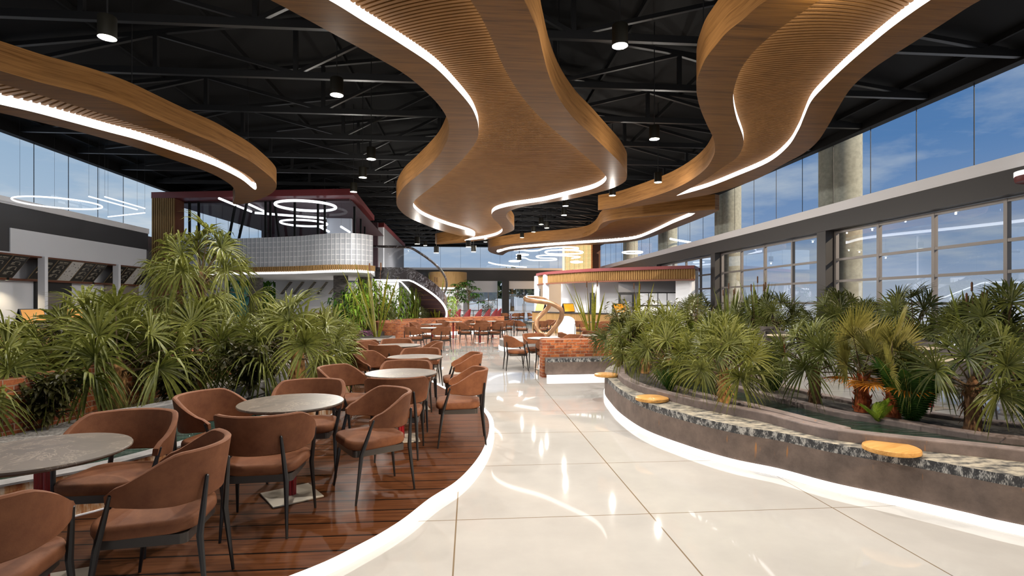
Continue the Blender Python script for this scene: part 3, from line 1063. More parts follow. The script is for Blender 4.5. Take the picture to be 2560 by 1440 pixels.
for xc, d, txt in ((-2.4, 3.0, 'over the nearest tables, above the frame'), (2.6, 3.4, 'over the near end of the planter bench, above the frame'), (-4.7, 5.6, 'over the left planter, above the frame'), (3.6, 5.9, 'over the planter island, above the frame'), (0.2, 4.4, 'over the near walkway, above the frame')):  # unseen pendants added to brighten the near tables, planters and floor
    p = W(xc, d)
    t = LAMP.put((p.x, p.y, LZ), 0, 'added unseen can pendant lamp ' + txt, 'pendant can lamps')
    cord_fit(t, p.x, LZ)
    spot_in(t, 30)
for px, d, z, txt in ((1043, 27.5, 4.62, 'leftmost of four black cans against the far high window'), (1091, 29, 4.30, 'hanging lowest of four black cans against the far high window'),
                      (1171, 29, 4.62, 'third of four black cans against the far high window'), (1184, 30, 4.45, 'rightmost of four black cans against the far high window'), (1298, 33, 4.2, 'below the left tip of the far cloud')):
    p = PD(px, d)
    t = LAMP.put((p.x, p.y, z), 0, 'can pendant lamp, ' + txt, 'pendant can lamps', 1.25)
    cord_fit(t, p.x, z + (zr(p.x) - z) * 0.2)
    spot_in(t, 250)
# ---------------------------------------------------------------- chairs and tables
def rounded(w, d, r, n=5, front=0.0):
    """plan outline of a soft-cornered rectangle, wider at +y by front"""
    out = []
    for cx, cy, a0 in ((w / 2 + front - r, d / 2 - r, 0), (-w / 2 - front + r, d / 2 - r, 90), (-w / 2 + r, -d / 2 + r, 180), (w / 2 - r, -d / 2 + r, 270)):
        for k in range(n + 1):
            a = math.radians(a0 + 90 * k / n)
            out.append((cx + r * math.cos(a), cy + r * math.sin(a)))
    return out


def cushion(outline, z0, z1, e=0.018, dome=0.012):
    b = MB()
    rows = [(1 - 0.10, z0), (1 - 0.02, z0 + e * 0.5), (1.0, z0 + e * 1.3), (1.0, z1 - e * 1.3), (1 - 0.025, z1 - e * 0.35), (1 - 0.09, z1), (0.5, z1 + dome), (0.02, z1 + dome)]
    n = len(outline)
    vs = [(x * s, y * s, z) for s, z in rows for x, y in outline]
    fs = [(i * n + k, i * n + (k + 1) % n, (i + 1) * n + (k + 1) % n, (i + 1) * n + k) for i in range(len(rows) - 1) for k in range(n)]
    fs.append(tuple(range(n - 1, -1, -1)))
    fs.append(tuple((len(rows) - 1) * n + k for k in range(n)))
    b.raw(vs, fs)
    return b


def make_chair(seat_m, leg_m, scale=1.0):
    t = thing('armchair', 'x', 'chair')
    cushion(rounded(0.47, 0.48, 0.13, 6, 0.025), 0.395, 0.470).build('seat', seat_m, t, smooth='all')
    # wrap-round backrest: a band that is tall behind and tapers to short arms
    b = MB()
    st = []
    for k in range(31):
        a = math.radians(-96 + 192 * k / 30)
        x, y = 0.285 * math.sin(a), -0.01 - 0.275 * math.cos(a)
        st.append((x, y, math.sin(a), -math.cos(a), max(math.cos(a), 0.0)))
    for s, end in ((-1, 0), (1, -1)):
        base = st[end]
        ext = [(base[0] - s * 0.004 * j, base[1] + 0.045 * j, base[2], base[3], 0.0) for j in (1, 2)]
        st = (ext[::-1] + st) if s < 0 else (st + ext)
    m = len(st)
    sec = [(-1, 0.03), (-1, 0.5), (-1, 0.97), (-0.45, 1.0), (0.45, 1.0), (1, 0.97), (1, 0.5), (1, 0.03), (0.45, 0.0), (-0.45, 0.0)]
    vs, fs = [], []
    for i, (x, y, nx, ny, c) in enumerate(st):
        f = 1 - abs(2 * i / (m - 1) - 1)
        k = min(f / 0.5, 1.0)
        k = k * k * (3 - 2 * k) * 0.35 + k * 0.65
        zt, zb = 0.655 + 0.155 * k, 0.572 - 0.030 * k
        if i in (0, m - 1):
            zt, zb = zt - 0.022, zb + 0.018
        for u, v in sec:
            z = zb + (zt - zb) * v
            fl = 0.035 * (z - 0.56) / 0.24
            vs.append((x + nx * (u * 0.017 + fl), y + ny * (u * 0.017 + fl), z))
    q = len(sec)
    fs = [(i * q + k, (i + 1) * q + k, (i + 1) * q + (k + 1) % q, i * q + (k + 1) % q) for i in range(m - 1) for k in range(q)]
    fs += [tuple(range(q)), tuple((m - 1) * q + k for k in range(q - 1, -1, -1))]
    b.raw(vs, fs)
    b.build('backrest', seat_m, t, smooth=True)
    b = MB()
    b.prism(rounded(0.43, 0.42, 0.03, 3), 0.345, 0.396)
    b.build('seat_frame', M['apron'], t)
    for sx in (-1, 1):
        for rear in (True, False):
            if rear:
                foot, knee, top = (sx * 0.205, -0.300, 0), (sx * 0.190, -0.262, 0.37), (sx * 0.165, -0.287, 0.665)
            else:
                foot, knee, top = (sx * 0.275, 0.215, 0), (sx * 0.258, 0.165, 0.37), (sx * 0.301, 0.085, 0.635)
            f, k, p = Vector(foot), Vector(knee), Vector(top)
            path = [f, f.lerp(k, 0.5), k, k.lerp(p, 0.5), p, p + (p - k).normalized() * 0.006]
            l = MB(); l.tube(path, [0.0085, 0.013, 0.0175, 0.0145, 0.010, 0.004], 8)
            l.build('leg', leg_m, t, smooth=True)
    return t


def make_table(top_m, r=0.40):
    t = thing('cafe_table', 'x', 'table')
    b = MB()
    b.lathe([(0.001, 0.722), (r - 0.03, 0.722), (r - 0.008, 0.730), (r, 0.738), (r, 0.744), (r - 0.004, 0.750), (0.001, 0.750)], n=48, cap0=False, cap1=False)
    b.build('tabletop', top_m, t, smooth=True)
    b = MB()
    n = 32
    ring = [(0.030 + 0.005 * math.cos(8 * 2 * math.pi * k / n)) for k in range(n)]
    vs = [(ring[k] * math.cos(2 * math.pi * k / n), ring[k] * math.sin(2 * math.pi * k / n), z) for z in (0.012, 0.723) for k in range(n)]
    b.raw(vs, [(k, (k + 1) % n, n + (k + 1) % n, n + k) for k in range(n)])
    b.build('stem', M['redtube'], t, smooth=True)
    b = MB(); b.box(-0.19, -0.19, 0, 0.19, 0.19, 0.012)
    b.build('base_plate', M['plate'], t, bevel=0.003)
    return t


CHAIR = Kind(make_chair(M['leather'], M['steel']))
TABLE = Kind(make_table(M['stone_top']))


def chair(xc, d, z, to, label, group, turn=0.0, kind=None):
    p, q = W(xc, d, z), W(to[0], to[1])
    a = math.atan2(q.y - p.y, q.x - p.x) - math.pi / 2 + math.radians(turn)
    return (kind or CHAIR).put(p, a, label, group)


def table(xc, d, z, label, group, rz=0.2, kind=None):
    return (kind or TABLE).put(W(xc, d, z), rz, label, group)


DZ = 0.0518
G1, G2 = 'tan armchairs on the wooden deck', 'round tables on the wooden deck'
T1, T2, T3, T4, T5, T6 = (-2.52, 2.83), (-1.76, 4.22), (-1.25, 5.97), (-1.41, 7.7), (-2.10, 9.80), (-3.0, 11.2)
table(*T1, DZ, 'round grey stone café table cut by the left edge of the photo', G2, 0.35)
table(*T2, DZ, 'round grey stone café table with all four chairs near the deck middle', G2, 0.6)
table(*T3, DZ, 'third round stone table from the front, at the widest point of the deck', G2, 0.2)
table(*T4, DZ, 'fourth round stone table from the front on the wooden deck', G2)
table(*T5, DZ, 'fifth round stone table from the front, towards the deck end', G2)
table(*T6, DZ, 'round stone table half hidden by the big palm at the deck end', G2)
A = 'tan suede armchair '
chair(-1.87, 2.80, DZ, T1, A + 'in the left foreground seen from its back right side', G1, 14)
chair(-2.52, 3.36, DZ, T1, A + 'behind the nearest table, facing the camera', G1, 8)
chair(-2.22, 2.18, DZ, T1, A + 'cut off by the bottom left corner', G1, -6)
chair(-2.34, 4.26, DZ, T2, A + 'left of the second table with its open side to the right', G1, -4)
chair(-1.72, 3.72, DZ, T2, A + 'seen from straight behind at the second table', G1, 4)
chair(-1.17, 4.36, DZ, T2, A + 'right of the second table, its back to the walkway', G1, 22)
chair(-1.86, 4.82, DZ, T2, A + 'behind the second table, facing the camera', G1)
chair(-1.88, 6.05, DZ, T3, A + 'left of the third table, beside the big palm', G1, -8)
chair(-1.18, 5.42, DZ, T3, A + 'seen from behind at the third table', G1, 4)
chair(-0.60, 5.88, DZ, T3, A + 'at the glowing deck edge, right of the third table', G1, 14)
chair(-1.30, 6.46, DZ, T3, A + 'behind the third table, facing the camera', G1)
chair(-2.03, 7.80, DZ, T4, A + 'left of the fourth table, partly under palm fronds', G1, -8)
chair(-1.40, 7.20, DZ, T4, A + 'back to back with the one behind the third table', G1)
chair(-0.76, 7.66, DZ, T4, A + 'right of the fourth table near the walkway', G1, 12)
chair(-1.44, 8.28, DZ, T4, A + 'behind the fourth table, facing the camera', G1)
chair(-2.20, 9.34, DZ, T5, A + 'seen from behind at the fifth table', G1)
chair(-2.58, 9.90, DZ, T5, A + 'left of the fifth table', G1)
chair(-1.62, 9.84, DZ, T5, A + 'right of the fifth table', G1, 10)
chair(-2.27, 10.42, DZ, T5, A + 'behind the fifth table, facing the camera', G1)
chair(-2.98, 10.62, DZ, T6, A + 'seen from behind at the table half hidden by the palm', G1)
chair(-2.45, 11.1, DZ, T6, A + 'behind the table half hidden by the palm', G1)

# along the curved brick wall, middle left
G3, G4 = 'tan armchairs beside the curved brick wall', 'round tables beside the curved brick wall'
U = [(-2.65, 17.5), (-3.10, 20.4), (-2.55, 22.9), (-1.25, 20.6), (-0.85, 23.4)]
UL = ['nearest round table by the curved brick wall, with a thick red stem', 'second round table by the curved brick wall, behind the red-stemmed one', 'round table deepest inside the curved brick wall',
      'round table in the middle of the row along the brick wall', 'round table at the right end of the curved brick wall']
for u, l in zip(U, UL):
    table(*u, 0, l, G4)
for u, ang, l in ((0, 215, 'in front left of the red-stemmed table'), (0, 305, 'in front right of the red-stemmed table'), (0, 120, 'behind the red-stemmed table'),
                  (1, 160, 'against the inside of the brick wall, left of the second table'), (1, 60, 'behind the second table by the brick wall'),
                  (2, 140, 'deepest inside the curved brick wall, at the left'), (2, 20, 'deepest inside the curved brick wall, at the right'),
                  (3, 200, 'left of the middle table along the brick wall'), (3, 280, 'in front of the middle table along the brick wall'), (3, 340, 'right of the middle table along the brick wall'),
                  (4, 230, 'left of the last table at the brick wall end'), (4, 300, 'in front of the last table at the brick wall end'), (4, 10, 'rightmost at the end of the curved brick wall')):
    a = math.radians(ang)
    x, d = U[u][0] + 0.62 * math.cos(a), U[u][1] + 0.62 * math.sin(a)
    chair(x, d, 0, U[u], A + l, G3, 8)

# behind the low brick wall in the centre right
G5, G6 = 'tan armchairs around the ribbon sculpture', 'round tables around the ribbon sculpture'
V = [(0.76, 12.5), (2.15, 13.6), (3.95, 19.8), (1.05, 23.0), (3.6, 22.6)]
VL = ['round table just left of the low brick wall', 'round table behind the low brick wall, by the reeds', 'round table right of the ribbon sculpture', 'round table left behind the ribbon sculpture', 'round table in front of the white kiosk counter']
for u, l in zip(V, VL):
    table(*u, 0, l, G6)
for u, ang, l in ((0, 183, 'alone at the left of the low brick wall, facing right'), (0, 278, 'seen from behind beside the low brick wall end'), (0, 105, 'behind the table beside the low brick wall'), (0, 20, 'right of the table beside the low brick wall'),
                  (1, 175, 'left of the table hidden by the low brick wall'), (1, 85, 'behind the table hidden by the low brick wall'), (1, 345, 'right of the table hidden by the low brick wall'),
                  (2, 200, 'left of the table right of the sculpture'), (2, 300, 'in front of the table right of the sculpture'), (2, 80, 'behind the table right of the sculpture'),
                  (3, 190, 'left of the sculpture, facing right'), (3, 285, 'seen from behind through the sculpture loop'), (3, 30, 'right behind the sculpture loop'),
                  (4, 200, 'left of the table at the kiosk counter'), (4, 290, 'in front of the table at the kiosk counter')):
    a = math.radians(ang)
    x, d = V[u][0] + 0.64 * math.cos(a), V[u][1] + 0.64 * math.sin(a)
    chair(x, d, 0, V[u], A + l, G5, 8)

# far tables by the glass doors
for i, (x, d) in enumerate(((-0.1, 38.6), (2.15, 38.4))):
    s = ('left', 'right')[i]
    table(x, d, 0, 'far %s table before the glass doors' % s, 'round tables before the glass doors')
    for ang, w in ((170, 'left side'), (238, 'front left'), (302, 'front right'), (10, 'right side')):
        a = math.radians(ang)
        chair(x + 0.72 * math.cos(a), d + 0.72 * math.sin(a), 0, (x, d), A + 'at the far %s table before the glass doors, %s' % (s, w), 'tan armchairs before the glass doors')

# shaded tables and grey chairs between the planter island and the right windows
GREY = plain('grey_suede', (0.085, 0.070, 0.062), 0.7, vary=0.2)
DCHAIR, DTABLE = Kind(make_chair(GREY, M['steel'])), Kind(make_table(M['cream']))
G7, G8 = 'dark armchairs by the right windows', 'round tables by the right windows'
R = [(6.35, 8.0), (7.6, 9.9), (8.6, 12.0), (7.0, 13.6), (7.2, 16.6), (9.0, 17.6)]
RL = ['pale round table behind the orange-tinted fan palms', 'pale round table behind the rightmost palm', 'pale round table near the second pilaster', 'pale round table behind the cattails', 'far pale round table with red stem behind the middle palms', 'far pale round table close to the right windows']
RN = ['behind the orange-tinted fan palms', 'behind the rightmost palm', 'near the second pilaster', 'behind the cattails', 'with red stem behind the middle palms', 'close to the right windows']
for u, l in zip(R, RL):
    table(*u, 0, l, G8, 0.2, DTABLE)
for i, u in enumerate(R):
    for ang, w in ((150, 'left of'), (265, 'in front of'), (40, 'right of')):
        a = math.radians(ang + 12 * i)
        chair(u[0] + 0.63 * math.cos(a), u[1] + 0.63 * math.sin(a), 0, u, 'dark grey armchair %s the pale table %s' % (w, RN[i]), G7, 6, DCHAIR)
# ---------------------------------------------------------------- deck, planters, water, brick walls
def L(pts, n=6, closed=False):
    return [Vector((p.x, p.y, 0)) for p in catmull([W(x, d) for x, d in pts], n, closed)]

edge = [(-4.9, 1.62), (-3.2, 1.78), (-2.1, 2.22)]
for px, py in ((724, 1440), (900, 1361), (1000, 1303), (1073, 1247), (1136, 1207), (1175, 1170), (1204, 1130), (1220, 1090), (1223, 1060), (1217, 1040), (1203, 1022), (1180, 1003), (1157, 988), (1133, 978), (1112, 972)):
    d = (EYE - 0.05) * FPX / (py - HORIZON)
    edge.append(((px - 1280) / FPX * d, d))
edge += [(-1.75, 10.6), (-2.6, 11.7), (-3.6, 12.2)]
left_edge = [(-5.2, 2.3), (-3.95, 3.05), (-3.43, 3.54), (-2.99, 4.09), (-2.69, 5.05), (-2.50, 6.2), (-2.49, 7.25), (-2.65, 8.6), (-3.1, 10.0), (-3.7, 11.3), (-3.9, 12.1)]
E, LE = L(edge), L(left_edge)
b = MB()
b.prism(E + LE[::-1], 0.0, 0.05)
t = tag(b.build('timber_deck', M['deck']), 'dark reddish brown timber deck with a curved glowing edge under the café tables', 'deck')
b = MB(); b.wall(offset(E, -0.03), 0.06, 0.0, 0.052)
b.build('led_strip', M['led_soft'], t)

# pond left of the deck, behind a rusted steel kerb
b = MB(); b.wall(offset(LE, 0.065), 0.13, 0.0, 0.36)
kerb = tag(b.build('steel_kerb', M['corten']), 'low rust-streaked steel kerb between the deck and the left pond', 'kerb')
b = MB(); b.wall(offset(LE, 0.065), 0.145, 0.36, 0.375)
b.build('kerb_cap', M['grey_concrete'], kerb)
b = MB(); b.wall(offset(LE, -0.012), 0.02, 0.0, 0.058)
b.build('white_edging', M['white_strip'], kerb)
far_water = [(-5.7, 2.9), (-4.75, 3.9), (-4.3, 4.5), (-3.95, 5.05), (-3.75, 5.6), (-3.62, 6.2), (-3.5, 7.3), (-3.6, 8.6), (-4.0, 10.0), (-4.5, 11.3)]
FW = L(far_water)
KI = offset(LE, 0.14)
b = MB(); b.prism(KI + FW[::-1], 0.0, 0.285)
tag(b.build('pond', M['water']), 'rippling green pond strip between the rusted kerb and the left planter', 'pond', kind='stuff')
bed = [(-6.6, 3.1), (-5.5, 4.1), (-4.98, 4.9), (-4.86, 5.6), (-4.84, 6.3), (-4.85, 7.4), (-5.0, 9.0), (-5.4, 10.6), (-5.7, 11.8)]
BW = L(bed)
b = MB(); b.prism(offset(FW, 0.006) + offset(BW, -0.125)[::-1], 0.0, 0.33)
tag(b.build('pebble_bed', M['pebble']), 'grey pebble planting bed under the left palms', 'pebble bed', kind='stuff')
b = MB(); b.prism(offset(BW, 0.125) + L([(-7.6, 12.0), (-7.9, 9.0), (-7.9, 6.0), (-8.6, 4.0), (-8.2, 3.0)]), 0.0, 0.33)
tag(b.build('soil_bed', M['soil']), 'dark soil bed behind the left brick wall', 'planting bed', kind='stuff')
cb = L([(-4.05, 5.28), (-3.85, 5.6), (-3.66, 6.3), (-3.55, 7.3), (-3.66, 8.6), (-4.05, 10.0), (-4.55, 11.3)])
b = MB(); b.wall(cb, 0.20, 0.332, 0.50)
tag(b.build('concrete_kerb', M['grey_concrete'], bevel=0.01), 'pale grey concrete kerb at the far side of the left pond', 'kerb')
b = MB(); b.wall(BW, 0.22, 0.0, 0.86)
tag(b.build('brick_wall', M['brick']), 'low curved brick wall behind the left palms', 'brick wall')
b = MB(); b.wall(L([(-7.2, 7.2), (-6.6, 7.9), (-6.4, 9.0), (-6.6, 10.2)]), 0.22, 0.332, 1.0)
tag(b.build('brick_wall', M['brick']), 'second brick wall glimpsed behind the left palm fronds', 'brick wall')

# curved planter island on the right with a stone-topped bench round it
fb = []
for px, py in ((2560, 1339), (2411, 1304), (2245, 1264), (2080, 1227), (1947, 1190), (1831, 1165), (1724, 1132), (1616, 1090), (1556, 1050), (1528, 1020)):
    d = EYE * FPX / (py - HORIZON)
    fb.append(((px - 1280) / FPX * d, d))
front = [(4.9, 2.5), (4.2, 3.05)] + fb + [(1.56, 8.9), (1.80, 9.8), (2.25, 10.55), (2.9, 11.1)]
back = [(3.35, 11.0), (3.75, 10.2), (3.95, 9.0), (4.0, 8.0), (4.05, 7.0), (4.25, 6.1), (4.6, 5.4), (5.1, 4.8), (5.8, 4.2), (6.6, 3.7)]
FB, BK = L(front), L(back)
isl = thing('planter_island', 'curved concrete planter island with a stone-topped bench and glowing base on the right', 'planter', W(2.6, 7.0))
outline = FB + BK
b = MB(); b.skirt(FB, 0.07, 0.325, flip=True); b.skirt(BK, 0.0, 0.40, flip=True)
b.build('bench_front', M['concrete'], isl, smooth=True)
b = MB(); b.skirt(FB, 0.325, 0.40, flip=True)
b.build('stone_band', M['rockband'], isl, smooth=True)
b = MB(); b.wall(offset(FB, 0.0), 0.03, 0.0, 0.07)
b.build('led_strip', M['led_soft'], isl)
b = MB(); b.cap([outline], 0.40, True)
b.build('bench_top', M['rocktop'], isl)
KA = L([(4.9, 3.2), (3.88, 4.0), (2.87, 4.62), (2.57, 5.32), (2.22, 5.89), (1.92, 6.54), (1.72, 7.28), (1.72, 8.2), (1.95, 9.2), (2.4, 10.0), (2.9, 10.5)])
KB = L([(2.95, 4.66), (2.76, 5.26), (2.57, 5.84), (2.32, 6.4), (2.15, 7.1), (2.2, 8.2), (2.5, 9.1)])
KC = L([(5.4, 3.7), (4.20, 4.33), (3.87, 4.62), (3.62, 5.0), (3.34, 5.4), (3.2, 5.98), (3.06, 6.55), (2.9, 7.5), (2.85, 8.5), (2.95, 9.5)])
KD = L([(6.0, 3.95), (4.75, 4.77), (4.25, 5.24), (3.9, 5.82), (3.68, 6.72), (3.6, 7.6), (3.6, 8.6), (3.4, 9.8)])
for k, (kk, nm) in enumerate(((KA, 'A'), (KB, 'B'), (KC, 'C'), (KD, 'D'))):
    b = MB(); b.wall(kk, 0.13, 0.39, 0.49)
    b.build('kerb', M['curb'], isl, bevel=0.012)
b = MB(); b.prism(offset(KA, -0.07)[14:] + offset(KB, 0.07)[::-1], 0.39, 0.455)
b.build('soil', M['soil'], isl)
b = MB(); b.prism(offset(KC, 0.0)[6:] + offset(KD, 0.0)[::-1], 0.39, 0.455)
b.build('soil', M['soil'], isl)
b = MB(); b.prism(KA[:12] + KB + KC[::-1], 0.395, 0.435)
b.build('water', M['water_dark'], isl)

# round wooden seat discs on the bench
def seat_disc():
    b = MB(); b.lathe([(0.001, 0.0), (0.185, 0.0), (0.198, 0.006), (0.20, 0.02), (0.196, 0.036), (0.185, 0.042), (0.001, 0.042)], n=40, cap0=False, cap1=False)
    return b.build('seat_disc', M['pale_wood'], smooth=True)
SD = Kind(seat_disc())
tag(SD.proto, 'x', 'seat disc')
for px, py, l in ((2228, 1119, 'nearest round honey-coloured wooden seat disc on the stone bench, casting a shadow'), (1630, 995, 'middle round wooden seat disc at the bend of the planter bench'),
                  (1517, 936, 'round wooden seat disc at the far corner of the planter bench'), (1553, 899, 'farthest wooden seat disc, on the bench of the low brick wall')):
    p = P(px, py, 0.43)
    SD.put((p.x, p.y, 0.40 if py > 910 else 0.42), 0.4, l, 'wooden seat discs')

# low brick wall with its own bench, centre right
bw = L([(0.62, 11.30), (1.2, 11.42), (1.9, 11.6), (2.7, 12.0), (3.4, 12.6)])
b = MB(); b.wall(bw, 0.24, 0.0, 0.80)
o = tag(b.build('brick_wall', M['brick']), 'low orange brick wall with a grey bench and glowing base, centre right', 'brick wall')
bf = L([(0.72, 10.98), (1.3, 11.05), (2.0, 11.15), (2.6, 11.35)])
bo = thing('wall_bench', 'grey concrete bench with patterned edge along the low brick wall', 'bench', W(1.5, 11.1))
bb = offset(bf, 0.34)
b = MB(); b.prism(bf + bb[::-1], 0.09, 0.345); b.build('bench_front', M['concrete'], bo)
b = MB(); b.prism(bf + bb[::-1], 0.345, 0.42); b.build('stone_band', M['rockband'], bo)
b = MB(); b.wall(offset(bf, -0.06), 0.10, 0.0, 0.085); b.build('led_strip', M['led_soft'], bo)

# round plinth below the sculpture
pc = W(1.20, 18.7)
pl = thing('round_plinth', 'low round grey plinth with glowing base under the ribbon sculpture', 'plinth', pc)
b = MB(); b.lathe([(1.65, 0.07), (1.65, 0.30), (1.6, 0.31), (0.01, 0.31)], (pc.x, pc.y, 0), 56, True, False); b.build('body', M['grey_concrete'], pl, smooth=True)
b = MB(); b.lathe([(1.68, 0.0), (1.68, 0.07)], (pc.x, pc.y, 0), 56, True, True); b.build('led_strip', M['led_soft'], pl)

# ribbon sculpture: one closed bronze tube looping round
def sp(px, py, d):
    p = PD(px, d)
    return Vector((p.x, p.y, EYE + (HORIZON - py) / FPX * d))
pts = [sp(1372, 836, 19.2), (sp(1390, 815, 19.0)), sp(1403, 795, 18.9), sp(1404, 778, 18.8), sp(1396, 768, 18.75), sp(1372, 757, 18.7), sp(1342, 753, 18.6), sp(1319, 750, 18.6), sp(1314, 746, 18.75), sp(1322, 744, 18.9), sp(1342, 745.5, 19.1),
       sp(1363, 751, 19.3), sp(1373, 761, 19.4), sp(1366, 775, 19.5), sp(1352, 788, 19.5), sp(1342, 800, 19.5), sp(1341, 816, 19.4), sp(1350, 832, 19.35), sp(1362, 838, 19.3)]
b = MB(); b.tube(catmull(pts, 8, True), 0.085, 12, closed=True)
for i, v in enumerate(b.v):
    pass
tag(b.build('ribbon_sculpture', M['bronze'], smooth='all'), 'bronze looping ribbon sculpture standing on the round plinth', 'sculpture')

# curved brick wall, middle left
cw = L([(-3.85, 19.7), (-4.35, 19.75), (-5.0, 20.3), (-5.45, 21.6), (-5.3, 23.4), (-4.5, 25.3), (-3.2, 27.0), (-1.8, 28.2), (-0.45, 28.6)])
b = MB(); b.wall(cw, 0.26, 0.09, 0.82)
o = tag(b.build('brick_wall', M['brick']), 'curved orange brick wall with glowing base around the middle-left tables', 'brick wall')
b = MB(); b.wall(cw, 0.30, 0.0, 0.09); b.build('led_strip', M['led_soft'], o)
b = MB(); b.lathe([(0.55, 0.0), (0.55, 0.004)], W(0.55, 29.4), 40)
tag(b.build('floor_disc', plain('brown_disc', (0.16, 0.075, 0.05), 0.3)), 'round reddish brown disc on the floor left of the sculpture', 'floor inlay')  # thin reddish brown disc lying on the floor
# ---------------------------------------------------------------- mezzanine, stair, kiosks
def LP(pts, n=6):
    return [Vector((p.x, p.y, 0)) for p in catmull([PD(px, d) for px, d in pts], n)]

me_front = LP([(438, 22.35), (500, 22.1), (600, 21.7), (690, 21.3), (755, 20.9), (800, 20.4), (850, 20.05), (895, 20.15), (927, 20.7)])
e0, e1 = me_front[-1], PD(950, 27.5)
back = [Vector((e1.x, e1.y, 0)), Vector((-13.0, 29.5, 0))]
mz = thing('mezzanine', 'mezzanine balcony with a curved glass-block parapet above the left stalls', 'mezzanine', W(-9, 22))
b = MB(); b.prism(me_front + back, 2.72, 2.98); b.build('slab', M['white'], mz)
b = MB(); b.wall(offset(me_front, -0.06), 0.10, 2.98, 4.20); b.build('glass_block_parapet', M['glassblock'], mz, smooth=True)
b = MB(); b.wall(offset(me_front, -0.10), 0.16, 2.83, 3.00)
u = 0
for i in range(len(me_front) - 1):
    pass
b.build('timber_fascia', M['oak_slat'], mz)
b = MB()
fo = offset(me_front, -0.20)
acc, pitch = 0.0, 0.085
for i in range(len(fo) - 1):
    p, q = fo[i], fo[i + 1]
    l = (q - p).length
    while acc < l:
        c = p.lerp(q, acc / l)
        b.box(c.x - 0.022, c.y - 0.03, 2.80, c.x + 0.022, c.y + 0.03, 3.01)
        acc += pitch
    acc -= l
b.build('fascia_slats', M['oak_slat'], mz, weld=False)
b = MB(); b.wall(offset(me_front, -0.12), 0.10, 2.74, 2.83); b.build('led_strip', M['led'], mz)
for k, (px, d) in enumerate(((852, 22.5), (912, 24.0), (640, 24.5))):
    p = PD(px, d)
    b = MB(); b.lathe([(0.30, 0), (0.30, 2.72)], p, 24)
    tag(b.build('stone_column', M['stacked'], smooth=True), ('left round stacked-stone column under the mezzanine', 'right round stacked-stone column under the mezzanine, beside the stair', 'round stacked-stone column under the mezzanine behind the tall palm')[k], 'column')

# red-roofed glass pavilion on the mezzanine
c0, c1, c2 = PD(378, 22.3), PD(884, 21.6), PD(936, 28.4)
pv = thing('glass_pavilion', 'glass pavilion with a dark red flat roof standing on the mezzanine', 'pavilion', (c0.x, c0.y, 2.98))
roof = [Vector((p.x, p.y, 0)) for p in (c0, c1, c2)] + [Vector((-13.0, 29.8, 0))]
b = MB(); b.prism(roof, 5.98, 6.24); b.build('roof', M['red'], pv)
inr = [c0 + Vector((0.5, 0.75, 0)), c1 + Vector((-0.35, 0.85, 0)), c2 + Vector((-0.4, -0.4, 0)), Vector((-12.7, 29.4, 0))]
b = MB(); b.prism(inr, 5.90, 5.98); b.build('soffit', M['maroon'], pv)
g = MB()
for p, q in ((inr[0], inr[1]), (inr[1], inr[2])):
    g.face([(p.x, p.y, 2.99), (q.x, q.y, 2.99), (q.x, q.y, 5.92), (p.x, p.y, 5.92)])
g.build('window_pane', M['glass_rail'], pv)
w0, w1 = PD(818, 25.2), PD(880, 25.2)
b = MB(); b.bar((w0.x, w0.y, 4.45), (w1.x, w1.y, 4.45), 0.12, 2.91); b.build('white_panel', M['white'], pv)
w0, w1 = PD(655, 28.6), PD(945, 28.6)
b = MB(); b.bar((w0.x, w0.y, 4.45), (w1.x, w1.y, 4.45), 0.12, 2.91); b.build('back_panel', M['maroon'], pv)
# the pavilion's raked dark ceiling, low on the right and rising to the left
r0, r1 = PD(420, 27.6), PD(760, 25.6)
b = MB()
q0, q1 = PD(434, 23.6), PD(690, 23.4)
q2, q3 = PD(960, 28.2), PD(700, 28.2)
b.raw([(q0.x, q0.y, 5.93), (PD(880, 22.6).x, PD(880, 22.6).y, 5.93), (q2.x, q2.y, 5.12), (q3.x, q3.y, 5.12)], [(0, 1, 2, 3)])
b.build('raked_ceiling', M['maroon'], pv)
for i, (px, px2) in enumerate(((474, 474), (497, 497), (557, 590), (580, 618), (664, 664), (676, 676), (708, 686), (737, 737), (795, 795), (812, 812), (888, 886), (902, 902), (912, 912))):
    d = 22.6 - (0.25 if px > 700 else 0) + max(0, px - 880) * 0.13
    p, q = PD(px, d), PD(px2, d)
    b = MB(); b.bar((p.x, p.y, 2.99), (q.x, q.y, 5.90), 0.08, 0.08)
    b.build('post', M['black'], pv)
# timber slat pier at the pavilion's left end
p0, p1 = PD(381, 22.2), PD(434, 22.2)
b = MB(); b.box(p0.x, p0.y, 0, p1.x, p0.y + 0.75, 5.97)
sp_ = thing('timber_pier', 'tall pier clad in upright timber slats at the left end of the mezzanine', 'pier', (p0.x, p0.y, 0))
b.build('core', M['brown_trim'], sp_)
b = MB()
x = p0.x
while x < p1.x - 0.02:
    b.box(x, p0.y - 0.05, 0, x + 0.05, p0.y + 0.01, 5.97)
    x += 0.085
b.build('slats', M['oak_slat'], sp_, weld=False)

# smaller red roof behind the first
a0, a1, a2 = PD(930, 29.9), PD(960, 29.6), PD(1013, 40.5)
pv2 = thing('rear_pavilion', 'second smaller dark red roof with white wall behind the glass pavilion', 'pavilion', (a0.x, a0.y, 3.0))
b = MB(); b.prism([a0, a1, a2, a2 + Vector((-2.5, 0.6, 0)), a0 + Vector((-1.5, 0, 0))], 5.82, 6.05); b.build('roof', M['red'], pv2)
b = MB(); b.bar((a0.x - 0.8, a0.y + 0.3, 2.91), (a1.x - 0.06, a1.y + 0.3, 2.91), 0.12, 5.82); b.build('wall_panel', M['white'], pv2)
b = MB(); b.bar((a1.x - 0.1, a1.y + 0.4, 4.4), (a2.x - 0.15, a2.y, 4.4), 0.10, 2.85); b.build('side_panel', M['grey_wall'], pv2)

